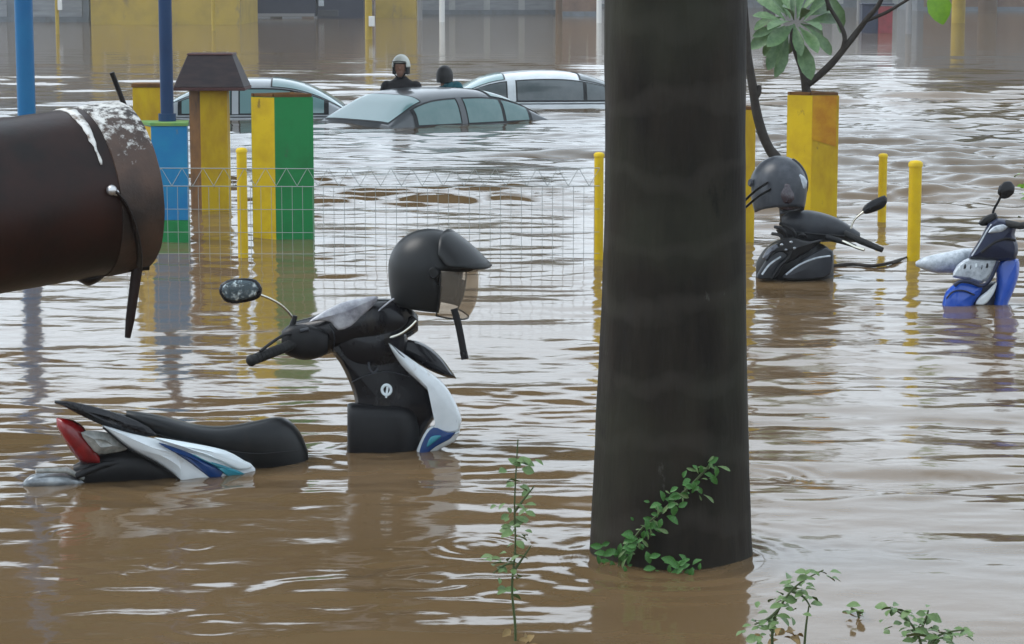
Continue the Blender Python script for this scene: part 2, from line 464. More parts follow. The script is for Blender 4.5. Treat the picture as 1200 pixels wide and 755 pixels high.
def build_water():
    # polar sheet about the viewer's standing place: fine in front, coarse elsewhere
    rows_px = np.concatenate([np.arange(1150, 800, -6), np.arange(800, 230, -1.0), np.arange(230, 2, -.5)])
    dist = 4984.0 / (rows_px + 30)
    dist = np.concatenate([[0.02, 1.5, 3.0], dist, [165, 180, 200, 240, 300, 400, 600, 900, 1500]])
    fine = np.linspace(-R(15), R(15), 760)
    right = np.concatenate([R(15) + np.cumsum(np.linspace(.05, 7, 45))* (R(165) / np.cumsum(np.linspace(.05, 7, 45))[-1])])
    az = np.concatenate([-right[::-1][1:], fine, right])          # last one closes at pi
    nA, nD = len(az), len(dist)
    A, Dd = np.meshgrid(az, dist)
    # straight rows in front, arcs at the sides
    X = Dd * np.sin(A)
    Y = Dd * np.cos(A)
    rs = np.random.RandomState(11)
    Z = np.zeros_like(X)
    spacing = np.gradient(dist)[:, None]
    lateral = Dd * (R(30) / 760)
    def lowf(sx, sy, seed, k=7):
        r2 = np.random.RandomState(seed)
        o = np.zeros_like(X)
        for _ in range(k):
            ax, ay, ph = r2.normal(0, 1 / sx), r2.normal(0, 1 / sy), r2.uniform(0, 6.28)
            o += np.sin(X * ax + Y * ay + ph)
        return o / math.sqrt(k / 2)
    e1 = np.clip(0.55 + .75 * lowf(1.2, .34, 1, 12), .10, 2.4)
    e2 = np.clip(0.60 + .70 * lowf(.7, .25, 2, 12), .10, 2.4)
    e3 = np.clip(0.8 + .5 * lowf(2.2, 3.0, 3), .2, 2.0)
    pxx = 600 + F * X / np.maximum(Y, .5)
    # sheltered, nearly still water to the right of the palm and close in on the left
    def blob(cx, cy, rx, ry):
        return np.exp(-(((X - cx) / rx) ** 2 + ((Y - cy) / ry) ** 2))
    calm = 1 - .72 * blob(1.15, 7.0, .75, 1.15) - .62 * blob(-1.0, 7.5, 1.15, 1.05) - .5 * blob(.45, 6.4, .4, .6)
    calm = np.clip(calm, .12, 1)
    side = np.clip((X / np.maximum(Dd, 1) - .06) / .06, 0, 1)          # the open right side is more wind-ruffled
    lee = 1 - .6 * np.exp(-((Dd - 12.6) / 2.6) ** 4) * np.clip((1.2 - X) / 1.2, .25, 1)     # quieter behind the fence and pillars
    chop = lee * (.85 + (1.05 + .85 * side) * np.clip((Dd - 13) / 7, 0, 1)) * (1 - .6 * np.clip((Dd - 38) / 22, 0, 1))
    patch = 1 + 1.6 * np.exp(-(((X + .9) / 2.4) ** 4 + ((Y - 19.6) / 2.0) ** 4))
    chop = chop * (1 - .35 * np.clip((Dd - 34) / 10, 0, 1))
    nW = 130
    for i in range(nW):
        u = i / (nW - 1)
        lam = .075 * (1.5 / .075) ** u * rs.uniform(.92, 1.09)
        th = rs.normal(0.04, .34) if lam < .45 else rs.normal(0.06, .26)
        k = 2 * math.pi / lam
        kx, ky = k * math.sin(th), k * math.cos(th)
        slope = .0138 * (lam / .28) ** (-.28 if lam > .28 else .35)
        amp = slope / k
        ph = rs.uniform(0, 6.28)
        fade = np.clip((lam / np.maximum(spacing * abs(math.cos(th)), lateral * abs(math.sin(th))) - 2.2) / 2.5, 0, 1)
        env = (e1 if i % 3 == 0 else e2 if i % 3 == 1 else e3) * calm
        Z += amp * fade * env * chop * (patch if lam < .42 else 1) * np.sin(kx * X + ky * Y + ph)
    # rain and drip rings
    for (px, py, rmax, lam, a) in ((500, 680, .30, .12, .0022), (380, 700, .34, .15, .0016), (120, 680, .10, .06, .0007), (230, 640, .08, .05, .0006),
                                   (560, 640, .2, .06, .0012), (880, 560, .3, .07, .0014), (1060, 640, .14, .06, .001), (85, 625, .1, .05, .001),
                                   (250, 735, .2, .09, .0010), (190, 662, .07, .05, .0005), (60, 700, .09, .05, .0005), (700, 735, .12, .06, .0006), (960, 610, .1, .055, .0005), (1120, 560, .12, .06, .0006)):
        c = onwater(px, py)
        rr = np.sqrt((X - c.x) ** 2 + (Y - c.y) ** 2)
        Z += a * np.sin(2 * math.pi * rr / lam) * np.exp(-((rr - rmax * .6) / (rmax * .35)) ** 2) * (.55 + .45 * np.sin(np.arctan2(Y - c.y, X - c.x) * 2 + px))
    # rings where things break the surface
    for (c, r0, a) in ((onwater(786, 655), .27, .0022), (onwater(450, 528), .16, .0015), (onwater(215, 560), .25, .0012)):
        rr = np.sqrt((X - c.x) ** 2 + (Y - c.y) ** 2)
        Z += a * np.sin(2 * math.pi * (rr - r0) / .11) * np.exp(-np.clip(rr - r0, 0, 9) / .16)
    Z *= np.clip((Dd - 1) / 2, 0, 1) * np.clip((900 - Dd) / 600, 0, 1)
    V = np.stack([X, Y, Z], -1).reshape(-1, 3).astype(np.float32)
    idx = np.arange(nA * nD).reshape(nD, nA)
    q = np.stack([idx[:-1, :-1], idx[:-1, 1:], idx[1:, 1:], idx[1:, :-1]], -1).reshape(-1, 4)[:, ::-1]
    me = bpy.data.meshes.new('flood_water')
    me.vertices.add(len(V))
    me.vertices.foreach_set('co', V.ravel())
    me.loops.add(q.size)
    me.loops.foreach_set('vertex_index', q.ravel().astype(np.int32))
    me.polygons.add(len(q))
    me.polygons.foreach_set('loop_start', np.arange(0, q.size, 4, dtype=np.int32))
    me.polygons.foreach_set('use_smooth', np.ones(len(q), dtype=bool))
    me.update(calc_edges=True)
    m = bpy.data.materials.new('muddy flood water')
    m.use_nodes = True
    n, l = m.node_tree.nodes, m.node_tree.links
    b = n['Principled BSDF']
    b.inputs['Roughness'].default_value = .08
    b.inputs['IOR'].default_value = 1.333
    c = n.new('ShaderNodeTexCoord')
    t = n.new('ShaderNodeTexNoise')
    t.inputs['Scale'].default_value, t.inputs['Detail'].default_value = .8, 6
    cr = n.new('ShaderNodeValToRGB')
    cr.color_ramp.elements[0].position, cr.color_ramp.elements[1].position = .3, .7
    cr.color_ramp.elements[0].color, cr.color_ramp.elements[1].color = (.100, .063, .029, 1), (.126, .081, .042, 1)
    l.new(c.outputs['Object'], t.inputs['Vector'])
    l.new(t.outputs['Fac'], cr.inputs['Fac'])
    l.new(cr.outputs[0], b.inputs['Base Color'])
    mpg = n.new('ShaderNodeMapping')
    mpg.inputs['Scale'].default_value = (.75, 1, 1)
    l.new(c.outputs['Object'], mpg.inputs['Vector'])
    t1 = n.new('ShaderNodeTexNoise')
    t1.inputs['Scale'].default_value, t1.inputs['Detail'].default_value = 7, 3
    t2 = n.new('ShaderNodeTexNoise')
    t2.inputs['Scale'].default_value, t2.inputs['Detail'].default_value = 2.2, 3
    l.new(mpg.outputs[0], t1.inputs['Vector'])
    l.new(mpg.outputs[0], t2.inputs['Vector'])
    b1 = n.new('ShaderNodeBump')
    b1.inputs['Strength'].default_value, b1.inputs['Distance'].default_value = .4, .006
    b2 = n.new('ShaderNodeBump')
    b2.inputs['Strength'].default_value, b2.inputs['Distance'].default_value = .4, .012
    l.new(t1.outputs['Fac'], b1.inputs['Height'])
    l.new(t2.outputs['Fac'], b2.inputs['Height'])
    l.new(b2.outputs[0], b1.inputs['Normal'])
    l.new(b1.outputs[0], b.inputs['Normal'])
    me.materials.append(m)
    o = bpy.data.objects.new('flood_water', me)
    COL.objects.link(o)
    tag(o, kind='structure')
build_water()

# ================================================================== PILLARS, POLES, BOLLARDS, FENCE
GZ = -0.62

def prism(px0, px1, ytop, D, depth, turn=0.0):
    """upright box whose front face spans px0..px1 at distance D; returns centre, width, top z"""
    a, b = P(px0, ytop, D), P(px1, ytop, D)
    w = b.x - a.x
    return Vector(((a.x + b.x) / 2, D + depth / 2, 0)), w, a.z

GP = 'painted concrete pillars standing in the flood'
# blue pillar with a green foot and yellow side
D = DW(284)
xl, xm, xr = P(163, 200, D + .2).x, P(178, 200, D).x, P(220, 200, D).x
ztop = P(200, 146, D).z
t = thing('painted_pillar', ((xl + xr) / 2, D + .13, GZ), 'blue pillar with green foot and pale green top beside the rusty pipe', 'pillar', GP)
def quadpillar(parent, corners, z0, z1, name, mats):
    """corners: 4 plan points, counter-clockwise from the near left; mats: one per side + top"""
    mb = MB()
    cs = [Vector((c[0], c[1], 0)) for c in corners]
    lo = [c + Vector((0, 0, z0)) for c in cs]
    hi = [c + Vector((0, 0, z1)) for c in cs]
    for i in range(4):
        j = (i + 1) % 4
        mb.add([lo[i], lo[j], hi[j], hi[i]], [(0, 1, 2, 3)], i)
    mb.add(hi, [(0, 1, 2, 3)], 4)
    return link(name, mb, mats, parent, smooth=False, bevel=.004)
zg = P(200, 258, D).z
co = [(xm, D), (xr, D), (xr - .03, D + .27), (xl + .005, D + .25)]
quadpillar(t, co, zg, ztop - .012, 'shaft', [M['blue'], M['blue'], M['blue'], M['yellow_old'], M['green_pale']])
def grow(c4, e):
    c = sum((Vector(q) for q in c4), Vector((0, 0))) / 4
    return [tuple(c + (Vector(q) - c) * (1 + e)) for q in c4]
quadpillar(t, grow(co, .015), GZ, zg - .003, 'foot', [M['green'], M['green'], M['green'], M['yellow_old'], M['green']])
quadpillar(t, grow(co, .05), ztop - .010, ztop + .012, 'cap', [M['green_pale']] * 5)

# dark blue pole rising from behind it, and the light blue pole at the far left
def pole(name, px0, px1, D, z0, z1, m, label, cat, group=None, sides=14):
    a, b = P(px0, 100, D), P(px1, 100, D)
    c = Vector(((a.x + b.x) / 2, D, z0))
    t = thing(name, c, label, cat, group)
    r = (b.x - a.x) / 2
    link('shaft', tubemb([c, c + Vector((0, 0, z1 - z0))], r, sides), m, t)
    link('collar', tubemb([c + Vector((0, 0, .0)), c + Vector((0, 0, .05))], r * 1.35, sides), m, t)
    return t
pole('metal_pole', 187.5, 203, D + .17, ztop + .0125, 4.2, M['blue_dark'], 'dark navy metal pole rising from the top of the blue pillar', 'pole')
pole('metal_pole', 19.5, 41, DW(268), GZ, 4.6, M['blue_pole'], 'light blue metal pole rising behind the rusty pipe', 'pole')

# brown-yellow pillar behind
D = DW(252)
a, b = P(155, 98, D), P(190, 98, D)
t = thing('painted_pillar', ((a.x + b.x) / 2, D + .1, GZ), 'low dirty yellow pillar half hidden behind the blue pillar', 'pillar', GP)
quadpillar(t, [(a.x, D), (b.x, D), (b.x, D + .2), (a.x, D + .2)], GZ, a.z - .03, 'shaft', [M['yellow_old']] * 5)
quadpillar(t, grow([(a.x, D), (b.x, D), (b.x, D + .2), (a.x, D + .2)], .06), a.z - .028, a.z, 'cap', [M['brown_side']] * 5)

# pillar with the black hipped cap
D = DW(247)
x0, x1, x2 = P(221, 200, D + .12).x, P(236, 200, D).x, P(267, 200, D).x
zt = P(240, 104, D).z
co = [(x1, D), (x2, D + .02), (x2 - .01, D + .27), (x0, D + .22)]
cx, cy = (x0 + x2) / 2, D + .13
t = thing('capped_pillar', (cx, cy, GZ), 'yellow and brown pillar under a black hipped roof cap', 'pillar', GP)
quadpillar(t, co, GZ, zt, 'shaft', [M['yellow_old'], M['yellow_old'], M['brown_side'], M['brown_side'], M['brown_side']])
w0, w1, w2 = P(288, 105, D).x - P(205, 105, D).x, P(274, 63, D).x - P(221, 63, D).x, 0
zc1 = P(240, 65, D).z
mb = MB()
cc = P(246.5, 105, D).x
for i, (w, z) in enumerate(((w0, zt + .002), (w1, zc1))):
    pass
def frustum(cx, cy, w, d, wt, dt, z0, z1):
    mb = MB()
    q = ((-1, -1), (1, -1), (1, 1), (-1, 1))
    mb.rings([[Vector((cx + a * w / 2, cy + b * d / 2, z0)) for a, b in q], [Vector((cx + a * wt / 2, cy + b * dt / 2, z1)) for a, b in q]])
    return mb
cp = link('roof_cap', frustum(cc, cy, w0, .46, w1, .26, zt + .012, zc1), M['cap_dark'], t, smooth=False, bevel=.006)
link('rim', frustum(cc, cy, w0 * 1.015, .47, w0 * 1.015, .47, zt - .012, zt + .0115), M['cap_edge'], cp, smooth=False, bevel=.003)
link('ridge_plate', frustum(cc, cy, w1 * 1.03, .27, w1 * 1.0, .26, zc1 + .0005, zc1 + .014), M['cap_edge'], cp, smooth=False, bevel=.003)

def planter(px0, pxm, px1, ybase, ytop, label, ml, mr, hollow=True, name='planter_pillar', group='square yellow planter pillars'):
    """square pillar turned so that two faces show"""
    D = DW(ybase)
    A, B, C = P(px0, 200, D + .10), P(pxm, 200, D), P(px1, 200, D + .02)
    zt = P(pxm, ytop, D).z
    E = Vector((A.x + C.x - B.x, A.y + C.y - B.y + .1, 0))
    co = [(B.x, B.y), (C.x, C.y), (E.x, E.y + .05), (A.x, A.y)]
    c = sum((Vector(q) for q in co), Vector((0, 0))) / 4
    t = thing(name, (c.x, c.y, GZ), label, 'pillar', group)
    quadpillar(t, co, GZ, zt, 'shaft', [mr, mr, ml, ml, M['mud']])
    # raised lip round the soil
    for i in range(4):
        p, q = Vector(co[i]), Vector(co[(i + 1) % 4])
        dirv = (q - p).normalized()
        inn = (c - (p + q) / 2).normalized()
        mid = (p + q) / 2 + inn * .012
        mb = MB()
        mb.box((mid.x, mid.y, zt + .011), ((q - p).length - .004 - (.044 if i % 2 else 0), .022, .02), math.atan2(dirv.y, dirv.x))
        link('lip', mb, M['brown_side'], t, smooth=False)
    return t, c, zt
planter(295, 323, 368, 281, 114, 'square pillar with yellow left face and green right face', M['yellow'], M['green'])
pt, pc, pz = planter(921, 951, 982, 268, 112, 'yellow planter pillar with rust stains and a broad leaved sapling on top', M['yellow'], M['yellow_old'])
planter(826, 850, 885, 286, 129, 'yellow pillar mostly hidden behind the palm trunk', M['yellow'], M['yellow_old'])
# rust-stained upper panel on the planter's right face
D = DW(268)
mb = MB()
a, b = P(952.5, 116, D - .004), P(980.5, 116, D + .014)
zb = P(960, 172, D).z
mb.add([(a.x, D - .005, zb + .05), (b.x, D + .013, zb), (b.x, D + .013, pz - .004), (a.x, D - .005, pz - .004),
        (a.x, D + .004, zb + .05), (b.x, D + .024, zb), (b.x, D + .024, pz - .004), (a.x, D + .004, pz - .004)],
       [(0, 1, 2, 3), (4, 7, 6, 5), (0, 4, 5, 1), (1, 5, 6, 2), (2, 6, 7, 3), (3, 7, 4, 0)])
link('rusty_patch', mb, M['rust_yellow'], pt, smooth=False)

def bollard(px, hw, ytop, ybase, label, m=None):
    D = DW(ybase)
    c = P(px, ytop, D)
    r = hw * D / F
    t = thing('bollard', (c.x, D, GZ), label, 'bollard', 'yellow pipe bollards')
    link('pipe', tubemb([(c.x, D, GZ), (c.x, D, c.z - r * .3)], r, 16), m or M['yellow'], t)
    mb = MB()
    mb.rings([[Vector((c.x + math.cos(6.2832 * j / 16) * rr, D + math.sin(6.2832 * j / 16) * rr, c.z + zz)) for j in range(16)]
              for rr, zz in ((r * 1.12, -r * .3), (r * 1.12, r * .25), (r * .8, r * .55), (r * .2, r * .66))])
    link('cap', mb, m or M['yellow'], t)
    return Vector((c.x, D, c.z))
bA = bollard(283, 6, 177, 303, 'thin yellow bollard between the capped pillar and the yellow green pillar')
bB = bollard(702, 5.5, 182, 304, 'yellow bollard peeking out left of the palm trunk')
bollard(1073, 7.6, 193, 304, 'thick bright yellow bollard left of the blue scooter')
bollard(1035, 5, 183, 262, 'thinnest yellow bollard standing behind the scooter mirror')

# welded wire fence along the bollards
fx0, fx1 = P(140, 200, 14.85).x, bB.x
FD = 14.85
t = thing('wire_fence', ((fx0 + fx1) / 2, FD, GZ), 'thin grey welded wire fence with a zigzag top standing in the water', 'fence')
zrow = [P(600, y, FD).z for y in (197, 218)]
zz = [P(600, y, FD).z for y in (245, 272, 297)]
for i, z in enumerate(zrow + zz):
    link('horizontal_wire', tubemb([(fx0, FD + .004 * (i % 2), z), ((fx0 + fx1) / 2, FD, z - .006), (fx1, FD, z)], .0028 if i < 2 else .0018, 5), M['wire'], t)
nvw = 46
vm = tubemb([(0, 0, GZ), (0, 0, zrow[1])], .0017, 5)
v0 = None
for i in range(nvw):
    x = fx0 + (fx1 - fx0) * (i + .5) / nvw
    if v0 is None:
        v0 = link('vertical_wire', vm, M['wire'], t, local=True)
        o = v0
    else:
        o = v0.copy()
        COL.objects.link(o)
        o.parent = t
    o.location = (x - t.location.x, .007, -GZ)
zpts = []
for i in range(nvw + 1):
    zpts.append((fx0 + (fx1 - fx0) * i / nvw, FD - .003, zrow[i % 2]))
for i in range(nvw):
    link('zigzag_wire', tubemb([zpts[i], zpts[i + 1]], .0018, 4), M['wire'], t)

# ================================================================== PALM TREE
PD = 7.28
ctl = [(-420, 791.5, 80), (0, 791.5, 81.5), (120, 791.5, 82), (250, 790.5, 83), (350, 790, 85), (450, 788.5, 88.5), (540, 787, 92), (610, 786, 95), (640, 786, 97), (656, 786, 99.5), (680, 786, 103), (830, 786, 108)]
prof = []
for py, px, hw in ctl:
    q = P(px, py, PD)
    prof.append((q.z, q.x, hw * PD / F * 1.0))
prof.sort()
pzs, pxs, prs = map(np.array, zip(*prof))
palm = thing('palm_tree', (float(np.interp(0, pzs, pxs)), PD, GZ), 'thick dark palm trunk standing in the brown water', 'palm tree')
mb = MB()
rings = []
zmax = 6.6
scars = [.18, .37, .55, .72, .90, 1.07, 1.24, 1.40, 1.57]
for z in np.concatenate([np.arange(-.62, 2.0, .018), np.arange(2.0, zmax, .15)]):
    x = float(np.interp(z, pzs, pxs))
    r = float(np.interp(z, pzs, prs))
    if z > 2:
        r *= 1 - .25 * (z - 2) / 4.6
    ring = []
    for j in range(72):
        a = 2 * math.pi * j / 72
        d = Vector((math.cos(a), math.sin(a), 0))
        nz_ = mnoise.noise(Vector((d.x * 3, d.y * 3, z * 1.5))) * .006 + mnoise.noise(Vector((d.x * 14, d.y * 14, z * 5))) * .0028
        ring.append(Vector((x, PD, z)) + d * (r + nz_))
    rings.append(ring)
mb.rings(rings)
trunk = link('trunk', mb, M['bark'], palm)
n, l = M['bark'].node_tree.nodes, M['bark'].node_tree.links
src = n['Principled BSDF'].inputs['Base Color'].links[0].from_socket
tcn = n.new('ShaderNodeTexCoord')
wv = n.new('ShaderNodeTexWave'); wv.bands_direction = 'Z'
wv.inputs['Scale'].default_value, wv.inputs['Distortion'].default_value = 1.45, 6.0
wv.inputs['Detail'].default_value, wv.inputs['Detail Scale'].default_value = 4, 2.0
l.new(tcn.outputs['Object'], wv.inputs['Vector'])
r1 = n.new('ShaderNodeMapRange'); r1.inputs['From Min'].default_value, r1.inputs['From Max'].default_value = .72, 1.0
r1.inputs['To Max'].default_value = .34
l.new(wv.outputs['Fac'], r1.inputs['Value'])
m1 = n.new('ShaderNodeMixRGB'); m1.inputs['Color2'].default_value = (.040, .036, .029, 1)
l.new(r1.outputs[0], m1.inputs['Fac']); l.new(src, m1.inputs['Color1'])
ns = n.new('ShaderNodeTexNoise'); ns.inputs['Scale'].default_value, ns.inputs['Detail'].default_value = 2.1, 9
l.new(tcn.outputs['Object'], ns.inputs['Vector'])
r2 = n.new('ShaderNodeMapRange'); r2.inputs['From Min'].default_value, r2.inputs['From Max'].default_value = .48, .66
r2.inputs['To Max'].default_value = .7
l.new(ns.outputs['Fac'], r2.inputs['Value'])
m2 = n.new('ShaderNodeMixRGB'); m2.inputs['Color2'].default_value = (.026, .027, .017, 1)
l.new(r2.outputs[0], m2.inputs['Fac']); l.new(m1.outputs[0], m2.inputs['Color1'])
l.new(m2.outputs[0], n['Principled BSDF'].inputs['Base Color'])
chip(M['bark'], (.085, .085, .072), .66, .72, 5.0)
chip(M['bark'], (.004, .003, .002), .62, .70, 7.0)
# crown (above the picture)
for k in range(13):
    a = 2 * math.pi * k / 13 + rnd.uniform(-.15, .15)
    el = rnd.uniform(.1, 1.0)
    base = Vector((float(np.interp(zmax, pzs, pxs)), PD, zmax - .05))
    pts = []
    for s in range(9):
        u = s / 8 * 2.6
        pts.append(base + Vector((math.cos(a) * u * math.cos(el), math.sin(a) * u * math.cos(el), u * math.sin(el) - .16 * u * u)))
    mb = MB()
    mb.tube(pts, [.03, .028, .025, .022, .018, .015, .012, .008, .004], 5)
    for s in range(1, 33):
        u = s / 33 * 8
        i = min(7, int(u))
        p = pts[i] + (pts[i + 1] - pts[i]) * (u - i)
        dr = (pts[i + 1] - pts[i]).normalized()
        side = dr.cross(Vector((0, 0, 1))).normalized()
        for sg in (-1, 1):
            L = .55 * math.sin(math.pi * min(.95, .15 + .8 * u / 8))
            tip = p + side * sg * L * .8 + dr * L * .5 - Vector((0, 0, L * .45))
            m_ = (p + tip) / 2 + Vector((0, 0, .03))
            mb.add([p + dr * .015, m_ + dr * .02, tip, m_ - dr * .02, p - dr * .015], [(0, 1, 2), (0, 2, 4), (4, 2, 3)])
    link('frond', mb, M['leaf'], palm)

# ================================================================== LEAVES
def leaf_mesh(name, m, shape='oval', fold=.12, droop=.12):
    """unit leaf along +x, z up"""
    if shape == 'oval':
        W = [(0, .02), (.15, .13), (.35, .25), (.6, .29), (.82, .19), (.95, .07), (1, .0)]
    elif shape == 'obovate':
        W = [(0, .02), (.18, .045), (.4, .105), (.65, .16), (.85, .135), (.95, .07), (1, .0)]
    else:
        W = [(0, .02), (.15, .2), (.35, .38), (.6, .38), (.85, .2), (1, .0)]
    vs, fs = [], []
    for x, w in W:
        z = -droop * x * x
        vs += [(x, -w, z + fold * w * 2), (x, 0, z), (x, w, z + fold * w * 2)]
    for i in range(len(W) - 1):
        a = i * 3
        fs += [(a, a + 3, a + 4, a + 1), (a + 1, a + 4, a + 5, a + 2)]
    me = bpy.data.meshes.new(name)
    me.from_pydata(vs, [], fs)
    me.materials.append(m)
    me.polygons.foreach_set('use_smooth', [True] * len(fs))
    return me
LM = {k: leaf_mesh('leaf', M[mm], sh, fo, dr) for k, mm, sh, fo, dr in (
    ('big', 'leaf', 'obovate', .25, .25), ('lit', 'leaf_lit', 'oval', .2, .15), ('vine', 'leaf_vine', 'oval', .3, .4), ('vine_b', 'leaf_weed', 'obovate', .3, .5),
    ('weed', 'leaf_weed', 'oval', .2, .2), ('dry', 'leaf_dry', 'oval', .35, .3))}

def put_leaf(parent, key, base, tip, up=Vector((0, 0, 1)), width=1.0, roll=0.0):
    base, tip = Vector(base), Vector(tip)
    x = tip - base
    L = x.length
    x.normalize()
    y = up.cross(x)
    y = y.normalized() if y.length > 1e-4 else Vector((0, 1, 0))
    z = x.cross(y)
    m = Matrix((x, y, z)).transposed().to_4x4() @ Matrix.Rotation(roll, 4, 'X')
    m = Matrix.Translation(base - root_loc(parent)) @ m @ Matrix.Diagonal((L, L * width, L, 1))
    o = bpy.data.objects.new('leaf', LM[key])
    COL.objects.link(o)
    o.parent = parent
    o.matrix_local = m
    return o

# broad-leaved sapling growing from the yellow planter
D = DW(268) + .14
sap = thing('leafy_sapling', (P(945, 108, D).x, D, pz + .003), 'broad leaved sapling with bare forked branch growing from the yellow planter', 'tree')
def branch(parent, pts, D, r, name='branch', k=5):
    q = smoothpath([P(p[0], p[1], D + (p[2] if len(p) > 2 else 0)) for p in pts], k)
    n = len(q)
    rr = [r[0] + (r[1] - r[0]) * i / (n - 1) for i in range(n)]
    rr = [x * (1 + .12 * mnoise.noise(p * 9)) for x, p in zip(rr, q)]
    return link(name, tubemb(q, rr, 9), M['branch'], parent)
branch(sap, [(946, 114), (944, 100), (941, 84), (935, 66), (930, 50), (928, 30)], D, (.034, .018), 'trunk')
branch(sap, [(944, 100), (958, 90), (975, 74), (990, 56), (1004, 38), (1016, 22, -.05), (1030, 5, -.1), (1040, -20, -.12)], D, (.030, .014))
branch(sap, [(987, 60), (990, 44), (984, 28), (972, 8), (965, -10)], D, (.019, .012))
branch(sap, [(1014, 25, -.05), (1040, 14, -.1), (1070, -4, -.2), (1092, -14, -.25)], D, (.013, .009))
cen = P(929, 26, D)
leaves_ = [((920, 31), (880, 53), -.1), ((921, 36), (902, 77), -.2), ((923, 38), (915, 86), -.25), ((932, 40), (951, 86), -.3), ((945, 31), (977, 60), -.1),
           ((918, 26), (884, 12), .05), ((920, 24), (894, -4), .1), ((926, 22), (915, -14), .15), ((934, 22), (940, -18), .15), ((942, 24), (968, -8), .1),
           ((944, 27), (986, 18), .1), ((930, 30), (905, 46), -.35), ((936, 32), (958, 52), -.35), ((928, 26), (902, 24), -.3), ((938, 26), (962, 26), -.3),
           ((930, 24), (924, 2), -.25), ((937, 24), (948, 4), -.25), ((926, 34), (929, 66), .1), ((924, 33), (890, 66), .15), ((918, 20), (878, 30), .2), ((925, 18), (884, -12), .2), ((940, 20), (982, 2), .2), ((930, 18), (926, -22), .25),
           ((938, 28), (972, 42), .2), ((915, 30), (886, 40), -.15), ((930, 28), (938, 58), -.3), ((936, 20), (958, -14), -.1), ((922, 20), (906, -12), -.2)]
for i, (bq, tq, dd) in enumerate(leaves_):
    put_leaf(sap, 'big', P(bq[0], bq[1], D + dd * .3), P(tq[0], tq[1], D + dd), Vector((rnd.uniform(-.35, .35), -.8, .7)), rnd.uniform(.85, 1.15), rnd.uniform(-.5, .5))
c2 = P(966, -14, D)
for x, y in ((940, -30), (996, 36), (985, -40), (975, 14), (1000, -20)):
    put_leaf(sap, 'big', c2, P(x, y, D + rnd.uniform(-.2, .2)), Vector((0, -.7, .8)), 1.1)
c3 = P(1092, -14, D - .25)
put_leaf(sap, 'lit', c3, P(1107, 28, D - .3), Vector((.1, -1, .1)), 1.15)
put_leaf(sap, 'big', c3, P(1130, -20, D - .3), Vector((.1, -1, .3)), 1.15)
put_leaf(sap, 'big', c3, P(1085, -50, D - .2), Vector((.1, -1, .3)), 1.15)

# bare curved sapling beside the palm
D2 = 15.2
bare = thing('bare_sapling', (P(925, 330, D2).x, D2, GZ), 'thin bare curved dark sapling stem just right of the palm trunk', 'tree')
branch(bare, [(928, 420), (924, 300), (918, 225), (912, 190), (902, 175), (893, 155), (886, 128), (882, 100), (877, 70), (874, 35), (872, 0), (874, -60), (868, -130)], D2, (.040, .020), 'trunk', 6)
branch(bare, [(886, 112), (889, 108), (890, 100)], D2, (.024, .012), 'stub', 4)
branch(bare, [(874, -30), (890, -70), (900, -120)], D2, (.014, .008))
for i in range(8):
    put_leaf(bare, 'big', P(868 + rnd.uniform(0, 34), -125, D2), P(884 + rnd.uniform(-50, 50), -125 + rnd.uniform(-60, 20), D2 + rnd.uniform(-.2, .2)), Vector((0, -.5, 1)), 1.1)

# creeper on the palm foot
def trunk_pt(px, py, lift=.012):
    """point on the near side of the palm trunk along the view line"""
    z = P(px, py, PD - .2).z
    cx, r = float(np.interp(z, pzs, pxs)), float(np.interp(z, pzs, prs)) + lift
    x = P(px, py, PD - .2).x
    dx = max(-.98, min(.98, (x - cx) / r))
    y = PD - r * math.sqrt(1 - dx * dx)
    q = P(px, py, y)
    return Vector((q.x, y, q.z))
vine = thing('creeper', trunk_pt(735, 665), 'green leafy creeper climbing diagonally over the foot of the palm trunk', 'creeper')
vpath = [(722, 668), (735, 645), (750, 622), (768, 606), (786, 590), (803, 575), (820, 558), (838, 538)]
link('stem', tubemb(smoothpath([trunk_pt(x, y) for x, y in vpath], 4), .004, 6), M['stem'], vine)
vpts = [trunk_pt(x, y) for x, y in vpath]
sizes = []
for i in range(115):
    u = rnd.random() ** .9 * (len(vpath) - 1.02)
    k = int(u)
    x = vpath[k][0] + (vpath[k + 1][0] - vpath[k][0]) * (u - k)
    y = vpath[k][1] + (vpath[k + 1][1] - vpath[k][1]) * (u - k)
    sp = 1.0 if u < 6 else .7
    b_ = trunk_pt(x + rnd.gauss(0, 8) * sp, y + rnd.gauss(0, 7) * sp, .012 + rnd.random() * .04)
    ang = rnd.uniform(0, 6.28)
    L = rnd.uniform(.013, .038)
    tp = b_ + Vector((math.cos(ang) * L, -rnd.uniform(0.1, .5) * L, math.sin(ang) * L * .8 - .2 * L))
    put_leaf(vine, 'vine' if rnd.random() < .6 else 'vine_b', b_, tp, Vector((rnd.uniform(-.4, .4), -1, .55)), rnd.uniform(.9, 1.2), rnd.uniform(-.5, .5))
for i in range(18):
    x, y = rnd.gauss(800, 8), rnd.gauss(667, 5)
    b_ = trunk_pt(min(max(x, 700), 870), y, .03 + .05 * rnd.random())
    ang = rnd.uniform(0, 6.28)
    L = rnd.uniform(.025, .045)
    put_leaf(vine, 'vine', b_, b_ + Vector((math.cos(ang) * L, -.3 * L, abs(math.sin(ang)) * L * .7)), Vector((0, -.8, .7)), 1.0, rnd.uniform(-.5, .5))
for i in range(22):
    x, y = rnd.gauss(738, 16), rnd.gauss(652, 9)
    b_ = trunk_pt(min(max(x, 700), 870), y, .02 + .06 * rnd.random())
    ang = rnd.uniform(0, 6.28)
    L = rnd.uniform(.025, .05)
    put_leaf(vine, 'vine', b_, b_ + Vector((math.cos(ang) * L, -.3 * L, math.sin(ang) * L * .7)), Vector((0, -.9, .6)), 1.0, rnd.uniform(-.5, .5))

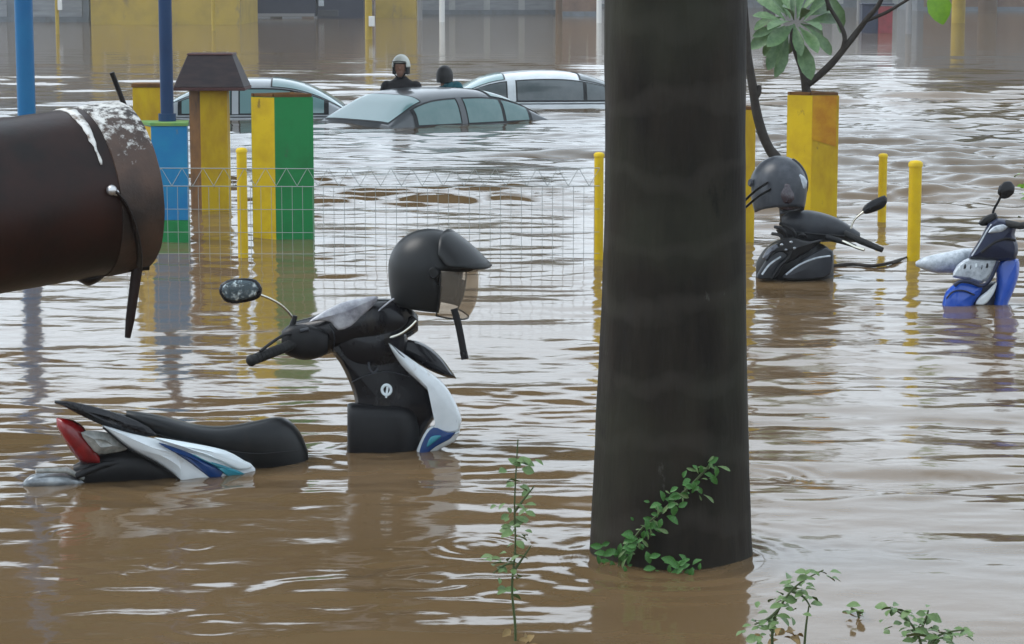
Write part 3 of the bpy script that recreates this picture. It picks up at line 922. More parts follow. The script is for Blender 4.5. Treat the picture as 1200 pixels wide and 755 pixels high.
# weeds sticking out of the water
def weed(label, D, stems, clumps, size, key='weed', group='weeds sticking out of the flood', keys=None):
    b0 = P(stems[0][0][0], stems[0][0][1], D)
    t = thing('weed', (b0.x, D, min(b0.z, -.02)), label, 'weed', group)
    for st in stems:
        q = smoothpath([P(x, y, D) for x, y in st], 5)
        n = len(q)
        link('stem', tubemb(q, [.0042 - .0026 * i / n for i in range(n)], 6), M['stem'], t)
    for (x, y, sx, sy, n, *kk) in clumps:
        for i in range(n):
            c = P(rnd.gauss(x, sx), rnd.gauss(y, sy), D + rnd.uniform(-.06, .06))
            a = rnd.uniform(0, 6.28)
            L = size * rnd.uniform(.6, 1.15)
            tp = c + Vector((math.cos(a) * L, math.sin(a) * L * .8, rnd.uniform(-.45, .25) * L))
            put_leaf(t, kk[0] if kk else key, c, tp, Vector((rnd.uniform(-.5, .5), rnd.uniform(-.9, .2), 1)), rnd.uniform(.9, 1.3), rnd.uniform(-.4, .4))
    return t
weed('tall thin weed with small leaves in the water left of the palm', 6.25,
     [[(602, 800), (604, 740), (600, 690), (604, 640), (603, 590), (607, 515)], [(603, 600), (614, 585), (626, 570)], [(603, 668), (612, 655), (622, 640)], [(602, 660), (592, 662), (578, 672)]],
     [(612, 542, 9, 6, 12), (602, 568, 10, 6, 9), (606, 612, 8, 9, 18), (590, 660, 8, 6, 12), (612, 596, 9, 5, 8), (604, 640, 5, 14, 8), (604, 745, 12, 9, 14, 'dry'), (594, 690, 8, 10, 6)], .035)
weed('leafy weed spray beside the right foot of the palm with dry brown leaves', 5.9,
     [[(908, 800), (905, 740), (915, 710), (935, 685), (965, 668)], [(912, 715), (900, 725), (884, 732)], [(928, 693), (942, 700), (950, 712)], [(940, 800), (944, 740), (948, 710)]],
     [(958, 672, 11, 4, 10), (938, 688, 10, 8, 16), (922, 706, 9, 8, 18), (900, 726, 11, 8, 16), (915, 745, 10, 7, 14, 'dry'), (888, 738, 8, 8, 10), (950, 700, 4, 6, 5)], .036)
weed('single small clump of round leaves floating by itself, left of the bushy weed', DW(724),
     [[(1008, 727), (1006, 722), (1004, 716)]], [(1005, 716, 4, 3.5, 9)], .040)
weed('bushy small leaved weed at the edge nearest the camera, right of the floating leaf', 5.75,
     [[(1085, 800), (1078, 750), (1062, 725), (1045, 712)], [(1082, 770), (1100, 745), (1130, 738)], [(1076, 745), (1085, 725), (1088, 715)]],
     [(1050, 718, 9, 5, 14), (1066, 735, 10, 9, 20), (1086, 738, 10, 10, 18), (1105, 745, 9, 6, 12), (1128, 742, 6, 6, 8), (1082, 722, 6, 5, 6)], .036)

# ================================================================== RUSTY PIPE
PDp = 5.0
end = P(150, 218, PDp)
ax = Vector((math.cos(R(32)), math.sin(R(32)), .10)).normalized()
ur = Vector((0, 0, 1)) - ax * ax.z
ur.normalize()
vr = ax.cross(ur)                                    # points away from the viewer's side or towards it
if vr.y > 0:
    vr = -vr
RP = 100 * PDp / F
def pp(s, a, r):
    """s metres along the pipe from its right end (negative inward), a angle from the top towards the viewer"""
    return end + ax * s + (ur * math.cos(a) + vr * math.sin(a)) * r
pipe = thing('iron_pipe', pp(-.9, 0, 0) - Vector((0, 0, pp(-.9, 0, 0).z - GZ)), 'large dark rusty iron pipe with flaking end band jutting in beside the blue pole', 'pipe')
def pipe_mb(ss, n=72, rough=.0):
    mb = MB()
    rr = []
    for s, r in ss:
        ring = []
        for j in range(n):
            a = 2 * math.pi * j / n
            rr_ = r + rough * mnoise.noise(Vector((s * 30, math.cos(a) * 4, math.sin(a) * 4)))
            ring.append(pp(s, a, rr_))
        rr.append(ring)
    mb.rings(rr)
    return mb
link('barrel', pipe_mb([(-2.4, RP * .985)] + [(-2.4 + .1 * i, RP * .985) for i in range(1, 24)] + [(-.09, RP * .985)]), M['iron'], pipe)
# rusty end band with flaked white paint along its upper edge
m = bpy.data.materials.new('flaking rusty band')
m.use_nodes = True
n_, l_ = m.node_tree.nodes, m.node_tree.links
b_ = n_['Principled BSDF']
b_.inputs['Roughness'].default_value = .6
tcn = n_.new('ShaderNodeTexCoord')
t1 = n_.new('ShaderNodeTexNoise'); t1.inputs['Scale'].default_value = 44; t1.inputs['Detail'].default_value = 8; t1.inputs['Roughness'].default_value = .7
t2 = n_.new('ShaderNodeTexNoise'); t2.inputs['Scale'].default_value = 9; t2.inputs['Detail'].default_value = 4
l_.new(tcn.outputs['Object'], t1.inputs['Vector']); l_.new(tcn.outputs['Object'], t2.inputs['Vector'])
c1 = n_.new('ShaderNodeValToRGB')
c1.color_ramp.elements[0].position, c1.color_ramp.elements[1].position = .38, .66
c1.color_ramp.elements[0].color, c1.color_ramp.elements[1].color = (.012, .007, .005, 1), (.065, .033, .020, 1)
l_.new(t2.outputs['Fac'], c1.inputs['Fac'])
sx = n_.new('ShaderNodeSeparateXYZ')
l_.new(tcn.outputs['Object'], sx.inputs[0])
hm = n_.new('ShaderNodeMapRange')                       # flakes survive on the upper part of the band
zc = (end - pipe.location).z
hm.inputs['From Min'].default_value, hm.inputs['From Max'].default_value = zc + RP * .15, zc + RP * .95
hm.inputs['To Min'].default_value, hm.inputs['To Max'].default_value = -.18, .12
l_.new(sx.outputs['Z'], hm.inputs['Value'])
ad = n_.new('ShaderNodeMath'); ad.operation = 'ADD'
l_.new(t1.outputs['Fac'], ad.inputs[0]); l_.new(hm.outputs[0], ad.inputs[1])
st = n_.new('ShaderNodeMapRange')
st.inputs['From Min'].default_value, st.inputs['From Max'].default_value = .52, .64
l_.new(ad.outputs[0], st.inputs['Value'])
mx = n_.new('ShaderNodeMixRGB')
mx.inputs['Color2'].default_value = (.50, .49, .46, 1)
l_.new(st.outputs[0], mx.inputs['Fac']); l_.new(c1.outputs[0], mx.inputs['Color1']); l_.new(mx.outputs[0], b_.inputs['Base Color'])
bp = n_.new('ShaderNodeBump'); bp.inputs['Strength'].default_value, bp.inputs['Distance'].default_value = .7, .004
l_.new(t1.outputs['Fac'], bp.inputs['Height']); l_.new(bp.outputs[0], b_.inputs['Normal'])
band = link('end_band', pipe_mb([(-.092, RP * .96), (-.090, RP * 1.0), (-.07, RP * 1.004), (-.04, RP * 1.004), (-.01, RP * 1.004), (.002, RP * .995), (.006, RP * .95)], rough=.002), m, pipe)
M['paint_edge'] = mat('flaked white paint', (.55, .54, .51), .5, col2=(.10, .07, .05), scale=34, bump=.004, lo=.5, hi=.62, detail=8)
mb = MB()
rr = []
for k in range(3):
    rr.append([pp(-.118 + .011 * (k - 1) * max(.1, math.sin(math.pi * min(1, .12 + a_ * .9))) * (1 + .5 * mnoise.noise(Vector((a_ * 9, k * 5, 0)))) + .006 * mnoise.noise(Vector((a_ * 14, k, 3))), -.7 + a_ * 1.85, RP * (.991 + .004 * (k == 1))) for a_ in [j / 40 for j in range(41)]])
mb.rings(rr, caps=False, closed=False)
po = link('paint_ring', mb, M['paint_edge'], pipe)
sm = po.modifiers.new('s', 'SOLIDIFY'); sm.thickness = .003; sm.offset = 0
# rod on top, strap with bolt, hanging bar, lug
link('rod', tubemb([P(131, 85, PDp - .02), P(149, 132, PDp)], .0055, 8), M['iron_black'], pipe)
bolt_s = P(130, 222, 4.83)
def on_pipe(px, py, lift=.0):
    """nearest point of the barrel along the view line"""
    best = None
    o_, d_ = Vector((0, 0, CAMH)), (P(px, py, 5) - Vector((0, 0, CAMH))).normalized()
    w_ = o_ - end
    dp, wp = d_ - ax * d_.dot(ax), w_ - ax * w_.dot(ax)
    A_, B_, C_ = dp.dot(dp), 2 * dp.dot(wp), wp.dot(wp) - (RP * 1.004 + lift) ** 2
    disc = max(0, B_ * B_ - 4 * A_ * C_)
    return o_ + d_ * ((-B_ - math.sqrt(disc)) / (2 * A_))
sp = [on_pipe(x, y, .004) for x, y in ((131, 222), (142, 232), (152, 250), (159, 272), (163, 295), (163, 312))]
strap = link('strap', tubemb(smoothpath(sp, 4), .012, 8, flat=.35), M['iron_black'], pipe)
mb = MB()
mb.ball(on_pipe(131, 223, .006), .011, 10, 8)
mb.ball(on_pipe(136, 226, .006), .007, 10, 8)
link('bolt', mb, M['white_bolt'], strap)
h0, h1 = P(161, 312, 4.93), P(149.5, 396, 4.93)
link('hanging_bar', tubemb([h0, h0 + (h1 - h0) * .75, h1], [.0115, .0095, .006], 8, flat=.5), M['iron'], pipe)
link('lip_bracket', tubemb([P(150, 314, 4.93), P(174, 312, 4.95)], .009, 8), M['iron_black'], pipe)
mb = loftx([(86, 322, 326, .01), (94, 321, 331, .03), (104, 320, 335, .035), (116, 320, 330, .03), (125, 317, 322, .01)], lambda x, y: 4.95)
link('lug', mb, M['iron_black'], pipe)
pb = pp(-1.6, 0, 0)
link('support_post', tubemb([Vector((pb.x, pb.y, GZ)), Vector((pb.x, pb.y, pb.z - RP * .97))], .06, 12), M['iron_black'], pipe)

# ================================================================== FRONT SCOOTER (black and white)
def sD(px, py=0):
    return 8.26 + (px - 40) * (.42 / 290)
sco = thing('scooter', (sD(250) and P(250, 560, sD(250)).x, sD(250), GZ), 'black and white scooter with blue stripes, sunk to its seat in the nearer brown water', 'scooter', 'flooded motor scooters')
def off(dd):
    return lambda x, y: sD(x, y) + dd
seat = link('seat', loftx([(148, 481, 492, .05), (165, 483, 503, .10), (190, 487, 515, .125), (230, 497, 527, .13), (262, 499, 538, .13), (295, 494, 552, .125), (322, 489, 562, .115), (338, 492, 566, .10),
                           (352, 507, 566, .08), (361, 528, 566, .05)], sD, n=28, e=2.7, sub=5), M['vinyl'], sco)
# seam along the seat edge
link('seam', tubemb(smoothpath([P(x, y, sD(x) - w) for x, y, w in ((172, 505, .108), (200, 514, .13), (235, 521, .134), (265, 528, .134), (300, 532, .127), (330, 530, .112), (350, 528, .085))], 4), .0022, 6), M['black'], seat)
for k, dd in enumerate((-.105, .105)):
    link('grab_rail', pillow([(65, 470), (78, 470), (112, 477), (150, 489), (176, 501), (186, 509), (170, 512), (132, 503), (95, 487)], off(dd), .035, .004, 2.5, 8), M['black_gloss'], sco)
link('rail_bridge', loftx([(64, 469, 473, .09), (80, 471, 479, .115), (100, 476, 486, .115), (120, 480, 490, .10), (150, 486, 497, .06)], sD), M['black_gloss'], sco)
link('tail_light', loftx([(66, 489, 500, .03), (74, 490, 514, .07), (85, 492, 532, .085), (98, 500, 544, .09), (110, 520, 545, .09), (117, 534, 545, .08)], sD, n=24, e=3), M['red_lens'], sco)
for dd in (-.096,):
    link('indicator_lens', pillow([(95, 507), (112, 505), (133, 510), (151, 525), (132, 531), (115, 532), (106, 524)], off(dd), .03, .006, 3, 6), M['clear_lens'], sco)
link('tail_underside', loftx([(86, 545, 562, .04), (105, 536, 572, .07), (140, 524, 575, .09), (180, 525, 580, .10), (225, 545, 585, .11), (300, 556, 590, .11)], sD), M['black'], sco)
pan = link('side_panel', pillow([(119, 499), (150, 507), (182, 514), (225, 521), (266, 529), (285, 539), (299, 549), (292, 575), (222, 575), (205, 557), (182, 541), (150, 524)], off(-.115), .04, .012, 3, 7), M['white_paint'], sco)
link('white_stripe', pillow([(180, 513), (222, 519), (264, 528), (284, 539), (296, 547), (280, 550), (250, 538), (215, 527)], off(-.150), .012, .002, 1.5, 7), M['white_upper'], pan)
link('blue_stripe', pillow([(186, 519), (212, 527), (240, 539), (262, 553), (258, 560), (246, 560), (225, 544), (205, 531)], off(-.149), .012, .002, 1.2, 7), M['blue_stripe'], pan)
link('teal_stripe', pillow([(224, 532), (248, 541), (278, 551), (288, 556), (268, 559), (255, 549)], off(-.149), .010, .002, 1.2, 7), M['teal_stripe'], pan)
link('edge_trim', tubemb(smoothpath([P(x, y, sD(x) - .135) for x, y in ((121, 501), (150, 525), (184, 543), (206, 559), (220, 571))], 4), .004, 6), M['black'], pan)
link('rear_mudguard', loftx([(27, 565, 573, .02), (36, 557, 577, .045), (52, 553, 580, .06), (70, 553, 580, .065), (88, 555, 580, .06), (104, 556, 580, .04)], sD, n=24), M['silver'], sco)
link('mudguard_arm', tubemb([P(88, 558, sD(88) - .06), P(120, 545, sD(120) - .07), P(150, 540, sD(150) - .07)], [.014, .016, .018], 8), M['black'], sco)
link('plate_lamp', tubemb([P(42, 552, sD(42) - .06), P(78, 551, sD(78) - .06), P(98, 561, sD(98) - .06)], [.008, .012, .008], 8), M['clear_lens'], sco)
# front half
def fD(px, py=0):
    return 8.97 + (px - 450) * .0004
def foff(dd):
    return lambda x, y: fD(x, y) + dd
shield = link('leg_shield', pillow([(385, 405), (405, 398), (435, 396), (458, 402), (470, 414), (488, 440), (512, 464), (519, 478), (505, 496), (494, 520), (488, 545), (418, 545), (412, 500), (416, 470), (408, 445), (398, 425)], fD, .20, .015, 4, 8), M['black_gloss'], sco)
link('battery_box', loftx([(407, 474, 545, .10), (414, 472, 545, .13), (440, 474, 545, .14), (470, 476, 545, .14), (486, 482, 545, .11), (492, 495, 545, .08)], foff(-.02), n=24, e=4.5), M['black'], sco)
link('pocket_line', tubemb(smoothpath([P(x, y, fD(x) - w) for x, y, w in ((412, 448, .118), (430, 440, .125), (455, 436, .126), (480, 442, .122))], 4), .0022, 6), M['grey_plastic'], shield)
link('bag_hook', tubemb(smoothpath([P(432, 425, fD(432) - .118), P(433, 432, fD(433) - .145), P(438, 437, fD(438) - .15), P(443, 432, fD(443) - .145)], 4), .004, 7), M['grey_plastic'], shield)
# round white key emblem on the shield: a ring with a stem
kc = P(453, 457, fD(453) - .122)
mb = MB()
for j in range(20):
    pass
ringpts = [kc + Vector((math.cos(6.2832 * j / 20) * .017, -.001, math.sin(6.2832 * j / 20) * .019)) for j in range(21)]
mb.tube(ringpts, .0055, 6, caps=False)
mb.tube([kc + Vector((.004, -.001, .012)), kc + Vector((-.002, -.001, -.030))], [.005, .004], 6)
link('key_emblem', mb, M['white_upper'], shield)
fair = link('front_fairing', pillow([(455, 402), (468, 411), (495, 430), (520, 450), (534, 472), (541, 492), (539, 505), (528, 509), (508, 502), (516, 484), (515, 472), (492, 449), (470, 428)], foff(-.118), .07, .012, 3, 7), M['white_paint'], sco)
link('edge_line', tubemb(smoothpath([P(x, y, fD(x) - .150) for x, y in ((458, 404), (472, 418), (495, 436), (517, 455), (530, 476), (535, 494))], 4), .0035, 6), M['grey_plastic'], fair)
dec = link('lower_fairing', pillow([(506, 499), (530, 507), (539, 504), (533, 517), (515, 527), (498, 540), (486, 540), (492, 518)], foff(-.116), .065, .010, 3, 6), M['white_paint'], sco)
link('blue_decal', pillow([(508, 501), (524, 507), (534, 507), (528, 514), (510, 524), (498, 534), (491, 533), (497, 514)], foff(-.156), .012, .002, 1.2, 5), M['blue_stripe'], dec)
link('pale_decal', pillow([(505, 512), (517, 511), (508, 519), (500, 524)], foff(-.165), .008, .001, 1, 4), M['teal_stripe'], dec)
link('headlight_beak', pillow([(456, 401), (472, 398), (490, 400), (505, 408), (518, 420), (527, 432), (535, 444), (526, 443), (505, 435), (486, 424), (470, 413)], foff(.01), .15, .012, 3, 7), M['black_gloss'], sco)
cowl = link('handlebar_cowl', loftx([(332, 386, 410, .03), (345, 377, 418, .07), (365, 371, 420, .10), (390, 362, 414, .13), (415, 354, 408, .14), (440, 350, 404, .14), (462, 351, 400, .125), (478, 358, 396, .10), (490, 370, 388, .05)], fD, n=28, e=2.6, sub=5), M['black_gloss'], sco)
link('steering_neck', pillow([(392, 388), (430, 382), (470, 382), (478, 398), (470, 425), (435, 432), (404, 422)], foff(-.01), .20, .02, 4, 7), M['black_gloss'], sco)
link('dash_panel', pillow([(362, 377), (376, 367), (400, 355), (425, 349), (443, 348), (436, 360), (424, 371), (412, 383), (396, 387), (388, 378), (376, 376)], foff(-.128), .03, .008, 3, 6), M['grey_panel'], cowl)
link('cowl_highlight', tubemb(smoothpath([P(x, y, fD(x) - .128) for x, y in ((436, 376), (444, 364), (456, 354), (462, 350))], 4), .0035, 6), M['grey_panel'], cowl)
link('cowl_vent', pillow([(452, 392), (470, 384), (484, 370), (490, 375), (486, 386), (470, 394), (458, 399)], foff(-.07), .06, .004, 2, 5), M['black'], cowl)
link('turn_switch', tubemb([P(352, 388, fD(350) - .165), P(362, 386, fD(350) - .165)], .008, 8), M['grey_plastic'], cowl)
link('cowl_split_line', tubemb(smoothpath([P(x, y, fD(x) - w) for x, y, w in ((386, 380, .128), (392, 395, .132), (390, 412, .10))], 4), .0025, 6), M['grey_plastic'], cowl)
link('chrome_line', tubemb(smoothpath([P(x, y, fD(x) - .118) for x, y in ((452, 397), (468, 392), (480, 384), (488, 376))], 4), .005, 6), M['chrome'], cowl)
link('switch_block', loftx([(330, 388, 412, .04), (340, 382, 418, .06), (356, 380, 422, .065), (372, 384, 420, .06), (384, 390, 414, .04)], foff(-.10), n=20, e=3), M['black'], sco)
g0, g1 = P(352, 400, fD(350) - .12), P(291, 424, fD(350) - .32)
grip = link('grip', tubemb([g0 + (g1 - g0) * u for u in (0, .08, .1, .5, .9, .92, .97, 1)], [.022, .022, .019, .019, .0185, .021, .021, .012], 16), M['rubber'], sco)
for u in [.15 + .07 * i for i in range(11)]:
    c_ = g0 + (g1 - g0) * u
    dv = (g1 - g0).normalized()
    link('grip_ring', tubemb([c_ - dv * .004, c_ + dv * .004], .0202, 14), M['rubber'], grip)
link('brake_lever', tubemb(smoothpath([P(352, 394, fD(350) - .12), P(335, 392, fD(350) - .18), P(318, 402, fD(350) - .24), P(305, 412, fD(350) - .29)], 4), .006, 8), M['black'], sco)
# mirror on a long stem
mc = P(281, 340, fD(300) - .2)
link('mirror_stem', tubemb(smoothpath([P(346, 384, fD(340) - .1), P(344, 374, fD(340) - .1), P(332, 360, fD(330) - .13), P(318, 351, fD(320) - .16), P(303, 345, fD(300) - .19)], 4), .0048, 8), M['chrome'], sco)
link('stem_nut', tubemb([P(340, 390, fD(340) - .1), P(346, 370, fD(340) - .1)], [.014, .009], 10), M['black'], sco)
mh = link('mirror_head', pillow([(257, 344), (258, 334), (268, 328), (285, 326), (300, 328), (307, 338), (304, 349), (290, 354), (272, 356), (262, 352)], foff(-.2), .035, .006, 4, 5), M['black_gloss'], sco)
link('mirror_glass', pillow([(260, 343), (261, 336), (270, 330), (285, 328.5), (298, 331), (303, 338), (300, 347), (289, 351), (273, 353), (264, 350)], foff(-.227), .008, .001, 1.5, 5), M['mirror_glass'], mh)
# below the surface: floor board and wheels
link('floor_board', loftx([(300, 600, 640, .10), (360, 610, 640, .12), (430, 600, 640, .12)], sD), M['black'], sco)
def wheel(parent, px, py, D, r=.26):
    c = P(px, 500, D)
    c.z = GZ + r
    mb = MB()
    rings = []
    for i in range(28):
        a = 6.2832 * i / 28
        d = Vector((math.cos(a), .05, math.sin(a)))
        rings.append([c + d * (r - .045 + .045 * math.cos(b)) + Vector((0, .045 * math.sin(b), 0)) for b in [6.2832 * k / 8 for k in range(8)]])
    rings.append(rings[0])
    mb.rings(rings, caps=False)
    w = link('wheel', mb, M['rubber'], parent)
    link('hub', tubemb([c + Vector((0, -.04, 0)), c + Vector((0, .04, 0))], r - .07, 20), M['silver'], w)
wheel(sco, 130, 500, sD(130))
wheel(sco, 545, 500, fD(545))

# ---------------- helmets
def helmet(name, label, group, c, s, yaw, tilt, ms, peak=True, stripes=False, strap=None, roll=0.0):
    """open-face helmet; local +x is the face side, s = overall half length in m"""
    rot = Matrix.Rotation(yaw, 3, 'Z') @ Matrix.Rotation(tilt, 3, 'Y') @ Matrix.Rotation(roll, 3, 'X')
    t = thing(name, c, label, 'helmet', group)
    c = Vector(c)
    def T(v):
        return c + rot @ (Vector(v) * s)
    # shell: rings from crown to lower edge
    def shell(k, zlow=-.98):
        mb = MB()
        nu, nv = 48, 22
        vs, fs = [], []
        keep = {}
        for i in range(nv + 1):
            u = i / nv
            th = u * 2.45
            z = .93 * math.cos(th) if th < math.pi / 2 else .93 * math.cos(th) * 1.18
            rad = math.sin(th) if th < math.pi / 2 else .66 + .34 * math.sin(th)
            rad = max(rad, .02)
            for j in range(nu):
                a = 2 * math.pi * j / nu
                x, y = rad * math.cos(a) * 1.0, rad * math.sin(a) * .82
                if z < 0 and math.cos(a) < 0:
                    x *= 1 + .07 * z                # nape tucks in
                vs.append(T((x * k, y * k, z * k)))
        for i in range(nv):
            for j in range(nu):
                a = 2 * math.pi * (j + .5) / nu
                u = (i + .5) / nv
                th = u * 2.45
                front = abs(math.atan2(math.sin(a), math.cos(a)))
                if th > 1.42 and front < 1.02 - .10 * (th - 1.42):
                    continue                        # face opening
                jj = (j + 1) % nu
                fs.append((i * nu + j, (i + 1) * nu + j, (i + 1) * nu + jj, i * nu + jj))
        mb.add(vs, fs)
        return mb
    sh = link('shell', shell(1.0), ms['shell'], t)
    md = sh.modifiers.new('s', 'SOLIDIFY'); md.thickness = .018 * s / .16; md.offset = -1
    link('lining', shell(.86), ms['liner'], t).modifiers.new('s', 'SOLIDIFY').thickness = .006
    # edge trim round the opening and rear rim
    if peak:
        mb = MB()
        rows = []
        for i in range(9):
            u = i / 8
            row = []
            for j in range(19):
                v = -1 + 2 * j / 18
                a = v * 1.15
                x0_, y0_, z0_ = .30 + .16 * v * v, .74 * math.sin(v * 1.3), .955 - .50 * v * v
                x1_, y1_, z1_ = .56 + .84 * math.cos(v * 1.45) ** .8, .80 * math.sin(v * 1.35), .25 + .02 * v * v
                bow = .05 * math.sin(math.pi * u) * (1 - v * v)
                row.append(T((x0_ + (x1_ - x0_) * u, y0_ + (y1_ - y0_) * u ** .8, z0_ + (z1_ - z0_) * u + bow)))
            rows.append(row)
        mb.rings(rows, caps=False, closed=False)
        pk = link('peak', mb, ms['shell'], t)
        md = pk.modifiers.new('s', 'SOLIDIFY'); md.thickness = .008; md.offset = 0
    if ms.get('visor'):
        mb = MB()
        rows = []
        for i in range(9):
            u = i / 8
            row = []
            for j in range(17):
                a = -1.05 + 2.1 * j / 16
                bul = 1.10 + .07 * math.sin(u * 2.4) - .16 * u ** 4
                w_ = .86 - .16 * u ** 3
                row.append(T((math.cos(a) * bul, math.sin(a) * w_, .14 - (1.12 - .10 * abs(math.sin(a)) ** 3) * u)))
            rows.append(row)
        mb.rings(rows, caps=False, closed=False)
        vz = link('visor', mb, ms['visor'], t)
        md = vz.modifiers.new('s', 'SOLIDIFY'); md.thickness = .003
        edge = [r_[0] for r_ in rows] + rows[-1][1:-1] + [r_[-1] for r_ in rows][::-1]
        link('visor_rim', tubemb(edge, .0032, 6), ms['shell'], vz)
    for sg in (-1, 1):
        q = T((.42, sg * .80, .08))
        nrm = rot @ Vector((.3, sg, .05)).normalized()
        link('pivot_cap', tubemb([q - nrm * .004, q + nrm * .008], [.022 * s / .16, .017 * s / .16], 14), ms['shell'], t)
    if stripes:
        for k in range(3):
            pts = []
            for i in range(14):
                th = .55 + .06 * k + 1.5 * i / 13
                a = -math.pi / 2 - .55 - .40 * k + .75 * i / 13
                rad = math.sin(th)
                pts.append(T((1.012 * rad * math.cos(a), .83 * rad * math.sin(a), .945 * math.cos(th))))
            link('stripe', tubemb(pts, .013, 6, flat=.4), ms['stripe'], sh)
    return t, T
M['helmet_grey'] = mat('grey helmet shell', (0.026, 0.030, 0.037), 0.3, col2=(0.065, 0.070, 0.082), scale=7, lo=.45, hi=.7)
M['visor'] = bpy.data.materials.new('tinted visor')
M['visor'].use_nodes = True
_n, _l = M['visor'].node_tree.nodes, M['visor'].node_tree.links
_b = _n['Principled BSDF']
_b.inputs['Base Color'].default_value = (.36, .32, .27, 1)
_b.inputs['Roughness'].default_value = .12
_tr = _n.new('ShaderNodeBsdfTransparent')
_tr.inputs['Color'].default_value = (.86, .80, .72, 1)
_mx = _n.new('ShaderNodeMixShader')
_mx.inputs['Fac'].default_value = .20
_l.new(_tr.outputs[0], _mx.inputs[1]); _l.new(_b.outputs[0], _mx.inputs[2]); _l.new(_mx.outputs[0], _n['Material Output'].inputs['Surface'])
HM = dict(shell=M['black_helmet'], liner=M['liner'], visor=M['visor'], stripe=M['film'])
hc = P(505, 316, 8.93)
hs_ = 52 * 8.93 / F
ht, HT = helmet('open_face_helmet', 'matte black open face helmet with peak and tinted visor hung on the handlebar', 'motorcycle helmets', hc, hs_, R(-22), R(6), HM)
sp = smoothpath([P(532, 362, 8.80), P(537, 380, 8.80), P(541, 400, 8.80), P(544.5, 420, 8.80)], 4)
link('strap', tubemb(sp, .013, 8, flat=.35), M['black'], ht)
mb = MB(); mb.tube([P(543, 412, 8.795), P(545, 421, 8.795)], .014, 8, flat=.45)
link('strap_buckle', mb, M['black_gloss'], ht)

# ================================================================== SECOND SCOOTER (dark, right of the palm)
D = 14.1
def dD(px, py=0):
    return D + (px - 930) * .0006
def doff(dd):
    return lambda x, y: dD(x, y) + dd
sc2 = thing('scooter', (P(935, 322, D).x, D, GZ), 'dark grey scooter half under water in front of the yellow planter', 'scooter', 'flooded motor scooters')
lf = link('front_fairing', loftx([(886, 308, 345, .06), (895, 293, 345, .14), (910, 282, 345, .2), (932, 279, 345, .22), (955, 283, 345, .2), (970, 290, 345, .15), (977, 302, 345, .08)], dD, n=28, e=2.3, sub=5), M['black'], sc2)
for nm_, poly, dd_, m_ in (('fairing_panel', [(887, 326), (893, 312), (902, 300), (914, 293), (926, 297), (918, 310), (908, 326)], -.20, M['grey_plastic']),
                       ('fairing_panel', [(918, 327), (930, 313), (950, 298), (968, 290), (976, 294), (976, 312), (966, 326)], -.21, M['grey_plastic']),
                       ('black_shroud', [(902, 296), (914, 281), (930, 279), (946, 283), (964, 281), (950, 293), (930, 305), (917, 311), (922, 299), (912, 295)], -.215, M['black']),
                       ('headlight', [(893, 303), (900, 291), (910, 285), (914, 290), (904, 298), (898, 306)], -.225, M['clear_dark'])):
    link(nm_, pillow(poly, doff(dd_), .09, .012, 2.0, 5), m_, lf)
for pts, r_ in ((((921, 322), (936, 311), (955, 303), (973, 300)), .006), (((893, 322), (902, 310), (915, 301)), .006), (((905, 326), (914, 312), (926, 301)), .008)):
    link('fairing_edge', tubemb(smoothpath([P(x, y, dD(x) - .262) for x, y in pts], 4), r_, 6), M['film'] if r_ < .007 else M['black'], lf)
for x, y in ((916, 287), (927, 284), (931, 291), (921, 293), (908, 290)):
    mb = MB(); mb.ball(P(x, y, D - .275), (.011, .008, .009), 8, 6)
    link('bolt', mb, M['silver'], lf)
link('steering_neck', tubemb([P(918, 262, D), P(930, 275, D), P(940, 292, D)], [.06, .075, .09], 14), M['black'], sc2)
for x0, y0, x1, y1 in ((908, 266, 922, 284), (914, 262, 936, 288), (905, 274, 918, 290), (925, 282, 945, 278)):
    link('cable', tubemb(smoothpath([P(x0, y0, D - .12), P((x0 + x1) / 2 + 4, (y0 + y1) / 2 - 5, D - .17), P(x1, y1, D - .14)], 4), .010, 7), M['black'], sc2)
cw = link('handlebar_cowl', loftx([(916, 254, 270, .04), (926, 248, 279, .09), (942, 246, 285, .12), (962, 249, 284, .12), (982, 256, 283, .09), (998, 266, 284, .06), (1008, 273, 283, .03)], dD, n=24, sub=4), M['grey_plastic'], sc2)
link('cowl_seam', tubemb(smoothpath([P(x, y, dD(x) - .118) for x, y in ((930, 272), (950, 274), (975, 276), (998, 277))], 4), .005, 6), M['black'], cw)
link('grip', tubemb([P(990, 274, D - .06), P(1010, 283, D - .13), P(1034, 293, D - .2)], [.021, .021, .017], 12), M['rubber'], sc2)
link('brake_lever', tubemb(smoothpath([P(975, 280, D - .08), P(990, 284, D - .15), P(1003, 290, D - .19), P(1013, 293, D - .22)], 4), .009, 8), M['chrome'], sc2)
link('clutch_housing', tubemb([P(968, 278, D - .1), P(986, 283, D - .13), P(1003, 289, D - .16)], [.018, .016, .010], 10), M['black'], sc2)
link('mirror_stem', tubemb(smoothpath([P(997, 268, D - .05), P(1001, 258, D - .05), P(1012, 248, D - .06)], 4), .006, 8), M['chrome'], sc2)
link('mirror_head', pillow([(1010, 249), (1013, 241), (1024, 234), (1037, 229), (1040, 233), (1037, 242), (1026, 248), (1014, 251)], doff(-.06), .04, .008, 3, 4), M['black_gloss'], sc2)
wheel(sc2, 930, 300, D + .1)
h2c = P(912, 217, 14.05)
HM2 = dict(shell=M['helmet_grey'], liner=M['liner'], stripe=M['black'], visor=None)
h2, H2T = helmet('striped_helmet', 'grey helmet with dark stripes resting on the dark scooter beside the palm', 'motorcycle helmets', h2c, 37 * 14.05 / F, R(128), R(14), HM2, peak=False, stripes=True, roll=R(8))
link('dark_visor', pillow([(905, 226), (916, 216), (930, 216), (941, 224), (942, 238), (930, 246), (912, 244)], lambda x, y: 13.865 + .0035 * abs(x - 922) + .0016 * abs(y - 224), .04, .02, 4, 5), M['visor_dark'], h2)
